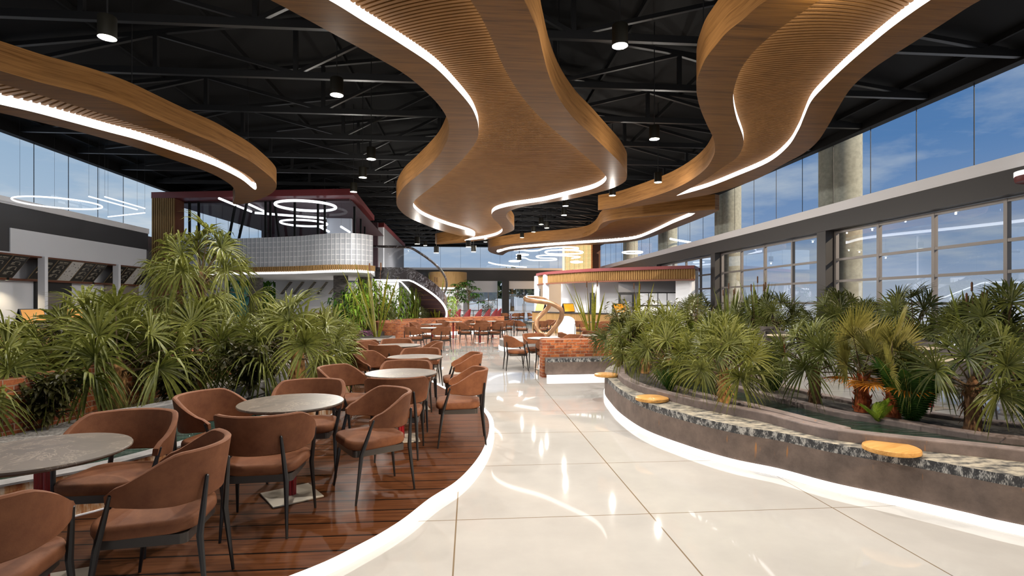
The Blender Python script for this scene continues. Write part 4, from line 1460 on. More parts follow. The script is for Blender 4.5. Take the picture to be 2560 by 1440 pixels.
# hanging light rings and tubes; those at the high windows imitate glass reflections
def ring_lamp(label, c, r, tube=0.03, n=56, group=None):
    top = 5.88 if 'pavilion' in label else zr(c[0])
    t = thing('ring_lamp', label, 'ring lamp', c, group=group)
    b = MB(); b.tube([(c[0] + r * math.cos(2 * math.pi * k / n), c[1] + r * math.sin(2 * math.pi * k / n), c[2]) for k in range(n)], tube, 8, closed=True)
    b.build('light_ring', M['led_cool'], t, smooth='all')
    for k in (0.2, 2.3, 4.4):
        w = MB(); w.tube([(c[0] + r * math.cos(k), c[1] + r * math.sin(k), c[2]), (c[0] + r * math.cos(k), c[1] + r * math.sin(k), top)], 0.0025, 5)
        w.build('hanging_wire', M['truss'], t)
    return t
def tube_lamp(label, pts, tube=0.03, smooth=True, closed=False, mat=None):
    pts = [Vector(p) for p in pts]
    cur = catmull(pts, 8, closed) if smooth else pts
    t = thing('tube_lamp', label, 'tube lamp', pts[0])
    b = MB(); b.tube(cur, tube, 8, closed=closed)
    b.build('light_tube', mat or M['led_cool'], t, smooth='all')
    top = 5.88 if 'pavilion' in label else zr(pts[0].x)
    for p in (cur[len(cur) // 8], cur[-1 - len(cur) // 8]):
        w = MB(); w.tube([p, (p.x, p.y, top)], 0.0025, 5)
        w.build('hanging_wire', M['truss'], t)
    return t
def PZ(px, py, z):
    p = P(px, py, z)
    return Vector((p.x, p.y, z))
ring_lamp('upper large white light ring in the glass pavilion', PZ(765, 515, 5.6), 1.18, 0.055)
ring_lamp('lower smaller white light ring in the glass pavilion', PZ(760, 558, 5.2), 1.0, 0.045)
ring_lamp('wide white ring imitating a reflection in the high left window', PZ(147, 508, 4.42), 0.98, 0.022)  # reflections in the left glass, built as a hung ring and tubes
tube_lamp('long straight tube imitating a reflection in the high left window, left of two', [PZ(222, 491, 4.42), PZ(343, 524, 4.42)], 0.018, False)
tube_lamp('straight tube imitating a reflection in the high left window, right of two', [PZ(262, 492, 4.42), PZ(362, 521, 4.42)], 0.018, False)
tube_lamp('short straight tube imitating a reflection low in the high left window', [PZ(270, 542, 4.42), PZ(362, 532, 4.42)], 0.018, False)
tube_lamp('slanting tube lamp in the pavilion beside the left cloud tip', [PZ(548, 496, 5.75), PZ(628, 529, 5.75)], 0.05, False)
tube_lamp('second slanting tube lamp in the pavilion, right of the cloud tip', [PZ(623, 511, 5.75), PZ(662, 529, 5.75)], 0.05, False)
tube_lamp('long level tube lamp in the pavilion between the two rings', [PZ(637, 532, 5.45), PZ(815, 546, 5.45)], 0.05, False)
tube_lamp('short tube lamp low in the pavilion in front of the white panel', [PZ(797, 566, 4.85), PZ(822, 579, 4.85)], 0.05, False)
tube_lamp('shortest tube lamp on the pavilion white panel', [PZ(853, 567, 4.85), PZ(874, 580, 4.85)], 0.05, False)
tube_lamp('upper wavy ribbon imitating a reflection in the far high window', [PZ(x, y, 5.25) for x, y in ((1285, 626), (1307, 625), (1322, 627), (1345, 626), (1362, 621), (1393, 618), (1430, 618), (1446, 621), (1430, 624), (1398, 624))], 0.055)  # from here on, reflections in the far and right glass built as hung tubes
tube_lamp('long oval ribbon imitating a reflection in the far high window', [PZ(x, y, 5.05) for x, y in ((1363, 630), (1376, 626), (1410, 625), (1445, 627), (1457, 631), (1445, 634), (1405, 635), (1373, 634))], 0.055, True, True)
tube_lamp('lower wavy ribbon imitating a reflection in the far high window', [PZ(x, y, 5.0) for x, y in ((1290, 644), (1312, 645), (1326, 650), (1352, 651), (1388, 650), (1386, 646), (1352, 645), (1341, 641), (1362, 638), (1405, 639), (1450, 642), (1430, 646))], 0.05)
tube_lamp('small oval under the upper ribbon, imitating a window reflection', [PZ(x, y, 5.1) for x, y in ((1291, 637), (1306, 635), (1321, 637), (1306, 639))], 0.05, True, True)
tube_lamp('smallest oval imitating a reflection lowest in the far high window', [PZ(x, y, 4.9) for x, y in ((1273, 653), (1286, 651.5), (1299, 653), (1286, 654.5))], 0.05, True, True)
tube_lamp('oval in front of the orange lattice tower, imitating a window reflection', [PZ(x, y, 4.66) for x, y in ((1427, 655), (1440, 653), (1456, 655), (1440, 657))], 0.05, True, True)
tube_lamp('long bowed tube imitating a reflection at the left of the far high window', [PZ(x, y, 4.9) for x, y in ((1222, 656), (1242, 661), (1278, 665), (1316, 668))], 0.06)
tube_lamp('bowed tube imitating a reflection in the right high window', [PZ(x, y, 5.2) for x, y in ((1676, 597), (1690, 600), (1726, 606))], 0.06)
tube_lamp('oval ribbon imitating a reflection in the right high window', [PZ(x, y, 5.1) for x, y in ((1556, 631), (1572, 628.5), (1604, 629), (1600, 633), (1570, 634))], 0.05, True, True)

# orange lattice tower beyond the kiosk
lt = PD(1447, 42.5)
tw = thing('lattice_tower', 'tall glowing orange lattice tower behind the kiosk', 'lattice tower', lt)
ORANGE = emit('lattice_glow', (1.0, 0.60, 0.25), 2.2)
b = MB(); b.box(lt.x - 1.05, lt.y + 0.1, 0, lt.x + 1.05, lt.y + 1.6, 6.4); b.build('glowing_core', ORANGE, tw)
b = MB()
for k in range(22):
    x = lt.x - 1.12 + 2.24 * k / 21
    b.box(x - 0.010, lt.y - 0.02, 0, x + 0.014, lt.y + 0.06, 6.4)
for k in range(60):
    z = 0.1 + k * 0.105
    b.box(lt.x - 1.14, lt.y - 0.0, z, lt.x + 1.14, lt.y + 0.05, z + 0.016)
b.build('lattice', plain('lattice_wood', (0.40, 0.15, 0.035), 0.6), tw, weld=False)
b = MB(); b.box(lt.x + 1.14, lt.y - 0.1, 0, lt.x + 1.75, lt.y + 1.7, 6.4); b.build('side_panel', M['brown_trim'], tw)

# curved stair
SC, RO, RI = (-6.05, 26.2), 2.82, 1.45
A0, A1, ZT = math.radians(-92), math.radians(70), 2.98
st = thing('curved_stair', 'curved staircase with dark marble stringer, glass railing and glowing underside', 'staircase', W(*SC))
def sq(r, a, z):
    p = W(SC[0] + r * math.cos(a), SC[1] + r * math.sin(a))
    return Vector((p.x, p.y, z))
NS = 40
ang = [A0 + (A1 - A0) * k / NS for k in range(NS + 1)]
zz = [ZT * min(1.0, (math.radians(66) - a) / math.radians(124)) if a < math.radians(66) else 0.0 for a in ang]
def spiral_wall(r0, r1, za, zb):
    b = MB()
    u = 0
    for k in range(NS):
        a, c = ang[k], ang[k + 1]
        ring = [[sq(r0, x, max(z + za, 0)), sq(r1, x, max(z + za, 0)), sq(r1, x, max(z + zb, 0.02)), sq(r0, x, max(z + zb, 0.02))] for x, z in ((a, zz[k]), (c, zz[k + 1]))]
        for i in range(4):
            j = (i + 1) % 4
            b.face([ring[0][i], ring[1][i], ring[1][j], ring[0][j]])
        if k == 0:
            b.face(ring[0])
        if k == NS - 1:
            b.face(ring[1][::-1])
    return b
spiral_wall(RO - 0.06, RO, -0.38, 0.16).build('stringer', M['marble'], st, smooth=True)
spiral_wall(RI, RI + 0.06, -0.38, 0.16).build('stringer', M['marble'], st, smooth=True)
spiral_wall(RI + 0.05, RO - 0.05, -0.36, -0.22).build('soffit', M['maroon'], st, smooth=True)
spiral_wall(RO - 0.075, RO + 0.012, -0.435, -0.375).build('led_strip', M['led'], st, smooth=True)
spiral_wall(RI - 0.01, RI + 0.07, -0.435, -0.375).build('led_strip', M['led'], st, smooth=True)
g = MB()
for k in range(NS):
    g.face([sq(RO - 0.03, ang[k], zz[k] + 0.15), sq(RO - 0.03, ang[k + 1], zz[k + 1] + 0.15), sq(RO - 0.03, ang[k + 1], zz[k + 1] + 1.05), sq(RO - 0.03, ang[k], zz[k] + 1.05)])
g.build('glass_railing', M['glass_rail'], st, smooth='all')
b = MB(); b.tube([sq(RO - 0.03, ang[k], zz[k] + 1.08) for k in range(NS + 1)], 0.055, 10); b.build('handrail', M['marble'], st, smooth=True)
for k in range(18):
    a0, a1 = A0 + (A1 - A0) * k / 18, A0 + (A1 - A0) * (k + 1) / 18
    z = max(0.03, ZT * min(1.0, (math.radians(64) - a1) / math.radians(124)) + 0.02)
    b = MB()
    q = [sq(RI + 0.06, a0, z), sq(RO - 0.06, a0, z), sq(RO - 0.06, a1, z), sq(RI + 0.06, a1, z)]
    b.raw([(p.x, p.y, max(p.z - 0.12, 0.0)) for p in q] + [tuple(p) for p in q], [(0, 3, 2, 1), (4, 5, 6, 7), (0, 1, 5, 4), (1, 2, 6, 5), (2, 3, 7, 6), (3, 0, 4, 7)])
    b.build('tread', M['oak_slat'], st)

# ---- A-shaped amber display stands
def tent():
    t = thing('display_stand', 'x', 'display stand')
    for s in (-1, 1):
        b = MB(); b.bar((0, s * 0.115, 0.0), (0, s * 0.006, 0.30), 0.42, 0.018, (0, s, 0.36))
        b.build('panel', M['ink'], t)
    b = MB(); b.bar((0, -0.120, 0.025), (0, -0.0235, 0.285), 0.385, 0.006, (0, -1, 0.36))
    b.build('amber_face', M['yellow'], t)
    return t
TENT = Kind(tent())

# ---- stall counter and menu boards on the left
b = MB(); b.box(-11.0, 7.5, 0, -10.2, 21.0, 1.0)
cn = thing('stall_counter', 'long timber stall counter with a dark top under the left menu boards', 'counter', (-10.6, 14, 0))
b.build('counter_body', M['oak_slat'], cn)
b = MB(); b.box(-11.05, 7.45, 1.0, -10.12, 21.05, 1.05); b.build('counter_top', M['ink'], cn)
for px, l, rz in ((62, 'leftmost amber A-shaped display stand on the left stall counter', 1.25), (132, 'second amber A-shaped display stand on the left stall counter', 1.25)):
    d = 12.6 if px < 100 else 13.9
    p = PD(px, d)
    TENT.put((-10.45, p.y, 1.06), rz, l, 'amber display stands', 1.25)

FINS = [9.6, 12.9, 16.2 * 0.985 + 0.35, 19.6, 22.1]
for i, y in enumerate((7.0, 10.35, 13.7, 17.05, 20.4)):
    b = MB(); b.box(-12.98, y - 0.06, 0, -12.78, y + 0.06, 2.97)
    tag(struct(b.build('partition_fin', M['white'])), 'slim white partition fin between the left stalls, %s from the front' % ORD[i], 'partition')
b = MB(); b.box(-13.65, YB, 2.93, -12.86, 22.6, 2.97); b.box(-13.66, YB, 2.24, -13.42, 22.6, 2.30)
struct(b.build('trim_5', M['brown_trim']))

def text_part(s, size, mat, parent, loc, rot):
    cu = bpy.data.curves.new('heading', 'FONT')
    cu.body, cu.size, cu.align_x, cu.align_y = s, size, 'CENTER', 'CENTER'
    cu.extrude = 0.001
    o = bpy.data.objects.new('heading', cu)
    COL.objects.link(o)
    dg = bpy.context.evaluated_depsgraph_get()
    me = bpy.data.meshes.new_from_object(o.evaluated_get(dg))
    bpy.data.objects.remove(o)
    n = bpy.data.objects.new('heading', me)
    me.materials.clear()
    me.materials.append(mat)
    COL.objects.link(n)
    n.parent, n.location, n.rotation_euler = parent, loc, rot
    return n

def menu_board(kind, seed):
    """local: x across, y up the board, z out of it; 0.62 wide and 0.78 tall"""
    rng = random.Random(seed)
    t = thing('menu_board', 'x', 'menu board')
    w, h = 0.55, 0.80
    b = MB(); b.box(-w / 2, 0, -0.02, w / 2, h, 0.0); b.build('frame', M['goldframe'], t)
    b = MB(); b.box(-w / 2 + 0.015, 0.015, 0.0, w / 2 - 0.015, h - 0.015, 0.004); b.build('panel', M['board_white'] if kind == 'white' else M['board'], t)
    b = MB()
    if kind == 'bar':
        b.box(-0.2, h - 0.145, 0.004, 0.2, h - 0.14, 0.006)
        for blk in (0.18, 0.36, 0.53):
            b.box(-0.09, h - blk - 0.035, 0.004, 0.09, h - blk - 0.025, 0.006)
            for r in range(4):
                y = h - blk - 0.06 - r * 0.024
                b.box(-0.16, y, 0.004, -0.16 + rng.uniform(0.08, 0.15), y + 0.009, 0.006)
                b.box(0.10, y, 0.004, 0.10 + rng.uniform(0.03, 0.06), y + 0.009, 0.006)
        b.build('printed_lines', M['chalk'], t, weld=False)
        text_part('BAR MENU', 0.075, M['chalk'], t, (0, h - 0.085, 0.006), (0, 0, 0))
    elif kind == 'coffee':
        for i in range(3):
            y = h - 0.18 - i * 0.17
            for r in range(3):
                b.box(-0.05, y + 0.03 - r * 0.03, 0.004, 0.06 + rng.uniform(0.06, 0.15), y + 0.042 - r * 0.03, 0.006)
        b.build('printed_lines', M['chalk'], t, weld=False)
        for i in range(3):
            y = h - 0.18 - i * 0.17
            c = MB(); c.lathe([(0.02, 0), (0.032, 0.06), (0.034, 0.062)], (0, 0, 0), 14)
            c.v = [(-0.17 + vx, y - 0.03 + vz, 0.012 + vy * 0.2) for vx, vy, vz in c.v]
            c.build('cup_picture', M['cream'], t)
    else:
        for i in range(26):
            x, y, s = rng.uniform(-0.21, 0.21), rng.uniform(0.06, h - 0.06), rng.uniform(0.006, 0.016)
            b.box(x - s, y - s, 0.004, x + s, y + s, 0.006)
        b.build('printed_lines', M['ink'], t, weld=False)
    return t

bars = {}
def put_board(kind, y, label, X=(-12.92, -13.42)):
    """boards lean back from the soffit to the rail, facing the hall"""
    if kind not in bars:
        bars[kind] = Kind(menu_board(kind, len(bars) + 3))
    o = bars[kind].put((X[1], y, 2.30), 0, label, 'menu boards')
    o.rotation_mode = 'QUATERNION'
    up = Vector((X[0] - X[1], 0, 0.64)).normalized()
    ax = Vector((0, 1, 0))
    nz = ax.cross(up)
    o.rotation_quaternion = Matrix((ax, up, nz)).transposed().to_quaternion()
    return o
n = 0
for bay, (y0, seq) in enumerate(((13.75, ('coffee', 'bar', 'white', 'bar', 'bar')), (17.10, ('coffee', 'bar', 'white', 'bar', 'bar')), (20.45, ('coffee', 'bar', 'white', 'bar')))):
    nm = ('first', 'second', 'third')[bay]
    for k, kd in enumerate(seq):
        put_board(kd, y0 + k * 0.565 + 0.36, {'coffee': 'black menu board with three cups, ', 'bar': 'black BAR MENU board, ', 'white': 'white menu board with small pictures, '}[kd] + '%s along in the %s left stall' % (ORD[k], nm), (-12.92, -13.42))
# stall back walls: beige panels, dark doorway with glass
for y0, y1, mname, l in ((13.5, 16.2, 'beige', 'beige wall panel of the first left stall'), (20.9, 22.9, 'beige', 'beige wall panel of the third left stall')):
    b = MB(); b.box(-13.66, y0, 0, -13.60, y1, 2.24)
    tag(struct(b.build('stall_panel', M[mname])), l, 'wall panel')
b = MB(); b.box(-13.66, 17.7, 0, -13.58, 19.2, 2.24)
tag(struct(b.build('stall_door', M['ink'])), 'dark-framed door in the back wall of the second left stall', 'door')
b = MB(); b.box(-13.59, 17.9, 0.2, -13.57, 18.95, 1.9)
struct(b.build('door_2', M['frame']))
for y in (16.5, 20.0, 13.2):
    Lt = bpy.data.lights.new('stall_light', 'SPOT')
    Lt.energy, Lt.color, Lt.spot_size, Lt.spot_blend = 45, (1.0, 0.80, 0.52), math.radians(120), 0.8
    o = bpy.data.objects.new('stall_light', Lt); COL.objects.link(o)
    o.location = (-13.2, y, 2.20)
    b = MB(); b.lathe([(0.05, 2.235), (0.055, 2.31), (0.01, 2.31)], (-13.45, y, 0), 16, False, False)
    dl = thing('downlight', 'small warm downlight under the menu board rail, %s from the front' % {13.2: 'first', 16.5: 'second', 20.0: 'third'}[y], 'downlight', (-13.45, y, 2.235))
    b.build('housing', M['can'], dl)
    b = MB(); b.lathe([(0.001, 2.236), (0.05, 2.236)], (-13.45, y, 0), 16, False, False); b.build('lens', M['lamp_warm'], dl)

# stalls below the mezzanine: white wall, boards, hedge wall, teal bubble lamp
p = PD(690, 27.0)
b = MB(); b.box(-12.9, 30.0, 0, -4.0, 30.2, 2.70)
struct(b.build('wall_mezzanine_back', M['white']))
b = MB(); b.box(p.x - 2.6, 29.0, 0.0, p.x + 0.1, 29.9, 2.66)
hw_ = b.build('hedge_core', M['soil'])
bpy.data.objects.remove(hw_)
rng = random.Random(5)
b = MB()
for i in range(2600):
    x, z = rng.uniform(p.x - 2.8, p.x + 0.1), rng.uniform(0.2, 2.68)
    y = 28.6 + rng.uniform(-0.12, 0.3)
    a, s = rng.uniform(0, 6.28), rng.uniform(0.05, 0.10)
    d1 = Vector((math.cos(a) * s, rng.uniform(-0.6, 0.6) * s, math.sin(a) * s))
    d2 = Vector((-math.sin(a) * s * 0.5, rng.uniform(-0.5, 0.5) * s, math.cos(a) * s * 0.5))
    c = Vector((x, y, z))
    b.face([c - d1, c + d2, c + d1, c - d2])
hd = tag(b.build('hedge', M['hedge'], weld=False), 'bright green living hedge wall under the mezzanine behind the tall palm', 'hedge', kind='stuff')
bc = PD(595, 25.5)
b = MB()
for i in range(26):
    a, r, z = rng.uniform(0, 6.28), rng.uniform(0, 0.55), rng.uniform(1.0, 2.45)
    s = rng.uniform(0.10, 0.17)
    b.lathe([(s * math.sin(math.pi * k / 8), -s * math.cos(math.pi * k / 8)) for k in range(9)], (bc.x + r * math.cos(a), bc.y + r * math.sin(a), z), 12, False, False)
b.tube([(bc.x, bc.y, 0), (bc.x, bc.y, 2.72)], 0.03, 8)
tag(b.build('bubble_sculpture', M['teal'], smooth='all'), 'cluster of glossy teal balls behind the tall palm', 'sculpture', kind='stuff')
for k, px in enumerate((705, 735, 765, 795, 825)):
    q = PD(px, 27.3)
    o = bars['bar'].put((q.x, q.y, 2.0), 0, 'black menu board under the mezzanine, %s from the left' % ORD[k], 'menu boards')
    o.rotation_euler = (math.radians(65), 0, math.radians(12))
    o.rotation_mode = 'XYZ'
b = MB()
q0, q1 = PD(690, 27.5), PD(850, 27.5)
b.bar((q0.x, q0.y - 0.02, 2.05), (q1.x, q1.y - 0.02, 2.05), 0.06, 1.36)
struct(b.build('trim_6', M['white']))
q = PD(880, 29.0)
b = MB(); b.box(q.x - 2.4, q.y - 0.4, 0, q.x + 0.8, q.y + 0.2, 1.02)
tag(b.build('back_counter', M['oak_slat']), 'timber counter under the mezzanine beside the stone columns', 'counter')
TENT.put((q.x, q.y - 0.15, 1.03), 0.2, 'amber A-shaped display stand under the mezzanine', 'amber display stands', 1.3)
b = MB(); b.box(q.x - 0.2, q.y + 0.6, 1.35, q.x + 0.35, q.y + 0.65, 2.1)
tag(b.build('wall_screen', M['ink']), 'dark screen between the two stone columns', 'screen')
b = MB(); b.box(q.x - 2.6, q.y + 0.66, 0, q.x + 1.4, q.y + 0.75, 2.7)
struct(b.build('trim_7', M['white']))

# timber drum stall beyond the stair
dc = PD(1120, 38.0)
dr = thing('drum_stall', 'round timber-slatted stall canopy with glowing rim beyond the stair', 'stall', dc)
b = MB(); b.lathe([(1.35, 2.62), (1.35, 3.72)], dc, 48); b.build('canopy', M['oak_slat'], dr, smooth=True)
b = MB(); b.lathe([(1.30, 2.52), (1.30, 2.62)], dc, 48); b.build('led_strip', M['led_soft'], dr)
b = MB()
b.box(dc.x - 1.1, dc.y - 1.0, 1.6, dc.x + 0.75, dc.y - 0.92, 2.46)
b.build('sign_board', M['brown_trim'], dr)
b = MB(); b.box(dc.x - 1.04, dc.y - 1.03, 1.66, dc.x + 0.69, dc.y - 1.0, 2.40); b.build('sign_face', M['white'], dr)
b = MB(); b.box(dc.x - 1.1, dc.y - 0.9, 0, dc.x + 1.1, dc.y + 0.9, 2.52); b.build('core', M['white'], dr)

# ---- white kiosk with red roof, right of centre
KP = [(1340, 31.0), (1366, 29.2), (1430, 27.4), (1490, 26.2), (1610, 25.0), (1736, 24.0)]
kl = LP(KP, 8)
kk = thing('kiosk', 'white food kiosk with dark red roof edge and timber slat fascia', 'kiosk', W(3.5, 27))
kb = offset(kl, 3.2)
b = MB(); b.prism(kl + kb[::-1], 3.12, 3.27); b.build('roof', M['red'], kk)
ki = offset(kl, 0.10)
b = MB(); b.wall(offset(kl, 0.20), 0.12, 2.62, 3.12); b.build('fascia_board', M['slat_brown'], kk)
b = MB()
acc, pitch = 0.0, 0.11
for i in range(len(ki) - 1):
    p, q = ki[i], ki[i + 1]
    l = (q - p).length
    while acc < l:
        c = p.lerp(q, acc / l)
        b.box(c.x - 0.028, c.y - 0.02, 2.66, c.x + 0.028, c.y + 0.10, 3.12)
        acc += pitch
    acc -= l
b.build('fascia_slats', M['oak_slat'], kk, weld=False)
b = MB(); b.wall(offset(kl, 0.10), 0.20, 2.58, 2.65); b.build('fascia_edge', M['brown_trim'], kk)
kw = offset(kl, 1.6)
b = MB(); b.wall(kw, 0.12, 0, 3.12); b.build('back_wall', M['white'], kk)
for px, d, w in ((1343, 30.9, 0.22), (1366, 29.4, 0.26), (1492, 26.5, 0.24), (1731, 24.3, 0.16)):
    p = PD(px, d)
    b = MB(); b.box(p.x - w / 2, p.y - 0.1, 0, p.x + w / 2, p.y + 0.5, 3.12); b.build('pier', M['white'], kk)
p, q = PD(1690, 24.9), PD(1733, 24.4)
b = MB(); b.bar((p.x, p.y, 1.55), (q.x, q.y, 1.55), 0.1, 3.1); b.build('end_wall', M['white'], kk)
kd = 26.6
for px0, px1, z0, z1, mt, nm in ((1474, 1487, 0, 2.05, 'ink', 'doorway'), (1546, 1588, 0, 2.06, 'ink', 'doorway'), (1552, 1580, 0.2, 1.95, 'grey_wall', 'door_leaf'), (1546, 1690, 2.08, 2.62, 'grey_wall', 'stone_lintel'),
                                 (1598, 1690, 0.9, 2.06, 'ink', 'window_frame')):
    p, q = PD(px0, kd - 0.85 - (0.02 if nm == 'door_leaf' else 0)), PD(px1, kd - 0.95 - (0.02 if nm == 'door_leaf' else 0))
    b = MB(); b.bar((p.x, p.y, (z0 + z1) / 2), (q.x, q.y, (z0 + z1) / 2), 0.04, z1 - z0)
    fr = b.build(nm, M[mt], kk)
    if nm == 'window_frame':
        for k in range(4):
            for zz0, zz1 in ((0.94, 1.40), (1.46, 2.02)):
                u0, u1 = p.lerp(q, (k + 0.05) / 4), p.lerp(q, (k + 0.95) / 4)
                b = MB(); b.bar((u0.x, u0.y - 0.03, (zz0 + zz1) / 2), (u1.x, u1.y - 0.03, (zz0 + zz1) / 2), 0.02, zz1 - zz0)
                pn = b.build('pane', M['white'], fr, rel=False)
                pn.location = tuple(-c for c in kk.location)
ct = LP([(1341, 29.6), (1370, 27.9), (1430, 26.2), (1500, 24.9), (1560, 24.2)], 6)
cw_ = thing('kiosk_counter', 'curved slatted counter in front of the white kiosk', 'counter', W(2.6, 27.5))
b = MB(); b.wall(ct, 0.5, 0.0, 1.03); b.build('counter_body', M['oak_slat'], cw_)
b = MB(); b.wall(ct, 0.56, 1.03, 1.08); b.build('counter_top', M['ink'], cw_)
for px, d, rz, l in ((1353, 28.85, -0.9, 'amber A-shaped display stand seen edge-on at the left end of the kiosk counter'), (1420, 26.45, 0.35, 'amber A-shaped display stand in the middle of the kiosk counter'), (1548, 24.35, 0.1, 'amber A-shaped display stand behind the reeds on the kiosk counter')):
    p = PD(px, d)
    TENT.put((p.x, p.y, 1.091), rz, l, 'amber display stands', 1.45)
p = PD(1418, 25.2)
b = MB()
n = 12
arch = [(-0.42, 0.0)] + [(-0.42 * math.cos(math.pi * k / n), 0.55 + 0.38 * math.sin(math.pi * k / n)) for k in range(n + 1)] + [(0.42, 0.0)]
b.raw([(p.x + x, p.y + y, z) for y in (0, 0.12) for x, z in arch], [tuple(range(len(arch))), tuple(range(2 * len(arch) - 1, len(arch) - 1, -1))] + [(k, len(arch) + k, len(arch) + (k + 1) % len(arch), (k + 1) % len(arch)) for k in range(len(arch))])
tag(b.build('arched_panel', M['white']), 'white arch-topped panel before the kiosk counter, behind the sculpture', 'panel')

# dark red lounge chairs behind the curved brick wall
def lounge():
    t = thing('lounge_chair', 'x', 'chair')
    b = MB()
    st = []
    for k in range(17):
        a = math.radians(-110 + 220 * k / 16)
        hgt = 0.62 + 0.50 * max(math.cos(a), 0) ** 0.8
        st.append((a, hgt))
    sec = []
    vs = []
    for a, h in st:
        for r, z in ((0.26, 0.36), (0.36, h), (0.32, h + 0.005), (0.22, 0.38)):
            vs.append((r * math.sin(a), -r * math.cos(a), z))
    fs = [(i * 4 + k, (i + 1) * 4 + k, (i + 1) * 4 + (k + 1) % 4, i * 4 + (k + 1) % 4) for i in range(16) for k in range(4)] + [(0, 1, 2, 3), (67, 66, 65, 64)]
    b.raw(vs, fs)
    b.build('shell', M['red_leather'], t, smooth=True)
    cushion(rounded(0.42, 0.42, 0.12, 5), 0.36, 0.45).build('seat', M['red_leather'], t, smooth='all')
    for a in (45, 135, 225, 315):
        x, y = math.cos(math.radians(a)), math.sin(math.radians(a))
        l = MB(); l.tube([(0.15 * x, 0.15 * y, 0.36), (0.24 * x, 0.24 * y, 0)], [0.018, 0.011], 8); l.build('leg', M['steel'], t)
    return t
LG = Kind(lounge())
for k, (px, d) in enumerate(((1112, 31.0), (1137, 31.4), (1162, 31.8), (1190, 32.0), (1212, 32.6), (1230, 33.4), (1240, 34.4))):
    p = PD(px, d)
    LG.put((p.x, p.y, 0), math.radians(70), 'dark red shell chair behind the curved brick wall, %s from the left' % ORD[k], 'dark red shell chairs', 1.05)
b = MB()
p, q = PD(1085, 33.5), PD(1215, 34.5)
b.tube([(p.x, p.y, 1.05), (q.x, q.y, 1.05)], 0.025, 8)
for k in range(5):
    u = p.lerp(q, k / 4)
    b.tube([(u.x, u.y, 0), (u.x, u.y, 1.05)], 0.02, 8)
tag(b.build('handrail', M['steel']), 'thin steel handrail behind the dark red shell chairs', 'handrail')

# round bracket lamp at the right edge
p = PD(2592, 10.15)
wl = thing('wall_lamp', 'round red wall lamp with a white glowing top at the right edge', 'wall lamp', (p.x, p.y, 3.95))
b = MB(); b.lathe([(0.01, 3.93), (0.30, 3.93), (0.32, 3.97), (0.32, 4.04)], (p.x, p.y, 0), 32, False, False); b.build('shade', M['red'], wl, smooth=True)
b = MB(); b.lathe([(0.325, 4.04), (0.325, 4.13), (0.01, 4.13)], (p.x, p.y, 0), 32, False, False); b.build('light_band', M['led_soft'], wl, smooth=True)
b = MB(); b.tube([(p.x, p.y, 4.05), (XR + 0.02, p.y, 4.05)], 0.025, 8); b.build('bracket', M['steel'], wl)
# ---------------------------------------------------------------- plants
def blade(b, base, d, up, L_, w, droop, seg=4, fold=0.25, tip=0.05, w0=0.35):
    """one folded strap leaf from base along d, bending under its own weight"""
    d = Vector(d).normalized()
    side = d.cross(up)
    if side.length < 1e-4:
        side = d.orthogonal()
    side.normalize()
    n = side.cross(d).normalized()
    vs = []
    for i in range(seg + 1):
        u = i / seg
        p = Vector(base) + d * (L_ * u) + Vector((0, 0, -1)) * (droop * L_ * u ** 2.8)
        ww = w * (w0 + (1 - w0) * math.sin(min(u * 2.4, 1.57))) if u < 0.5 else w * max(1 - ((u - 0.5) / 0.5) ** 1.6, tip)
        h = n * (ww * fold)
        vs += [p - side * ww / 2 + h, p, p + side * ww / 2 + h]
    fs = []
    for i in range(seg):
        a = i * 3
        fs += [(a, a + 1, a + 4, a + 3), (a + 1, a + 2, a + 5, a + 4)]
    b.raw(vs, fs)


def fan_leaf(b, base, az, el, plen, flen, nle, rng, droop, spread=118, w=0.034, stem_m=1, bend=0.25, side=None):
    d = Vector((math.cos(az) * math.cos(el), math.sin(az) * math.cos(el), math.sin(el)))
    base = Vector(base)
    path = [base + d * (plen * u) + Vector((0, 0, -1)) * (bend * plen * u * u) for u in (0, 0.35, 0.7, 1.0)]
    b.m = stem_m
    b.tube(path, [0.010, 0.008, 0.007, 0.005], 4, caps=False)
    b.m = 0
    t = (path[-1] - path[-2]).normalized()
    s = t.cross(Vector((0, 0, 1)))
    if side is not None:
        s = Vector(side) - t * t.dot(Vector(side))
    s = s.normalized() if s.length > 1e-3 else Vector((1, 0, 0))
    n = s.cross(t).normalized()
    for j in range(nle):
        a = math.radians(-spread + 2 * spread * j / (nle - 1) + rng.uniform(-2.5, 2.5))
        lift = 0.18 * math.cos(a) + 0.10
        dd = t * math.cos(a) + s * math.sin(a) + n * lift
        ln = flen * (0.72 + 0.28 * math.cos(a * 0.8)) * rng.uniform(0.9, 1.05)
        blade(b, path[-1], dd, n, ln, w * rng.uniform(0.85, 1.1), droop * rng.uniform(0.7, 1.3))


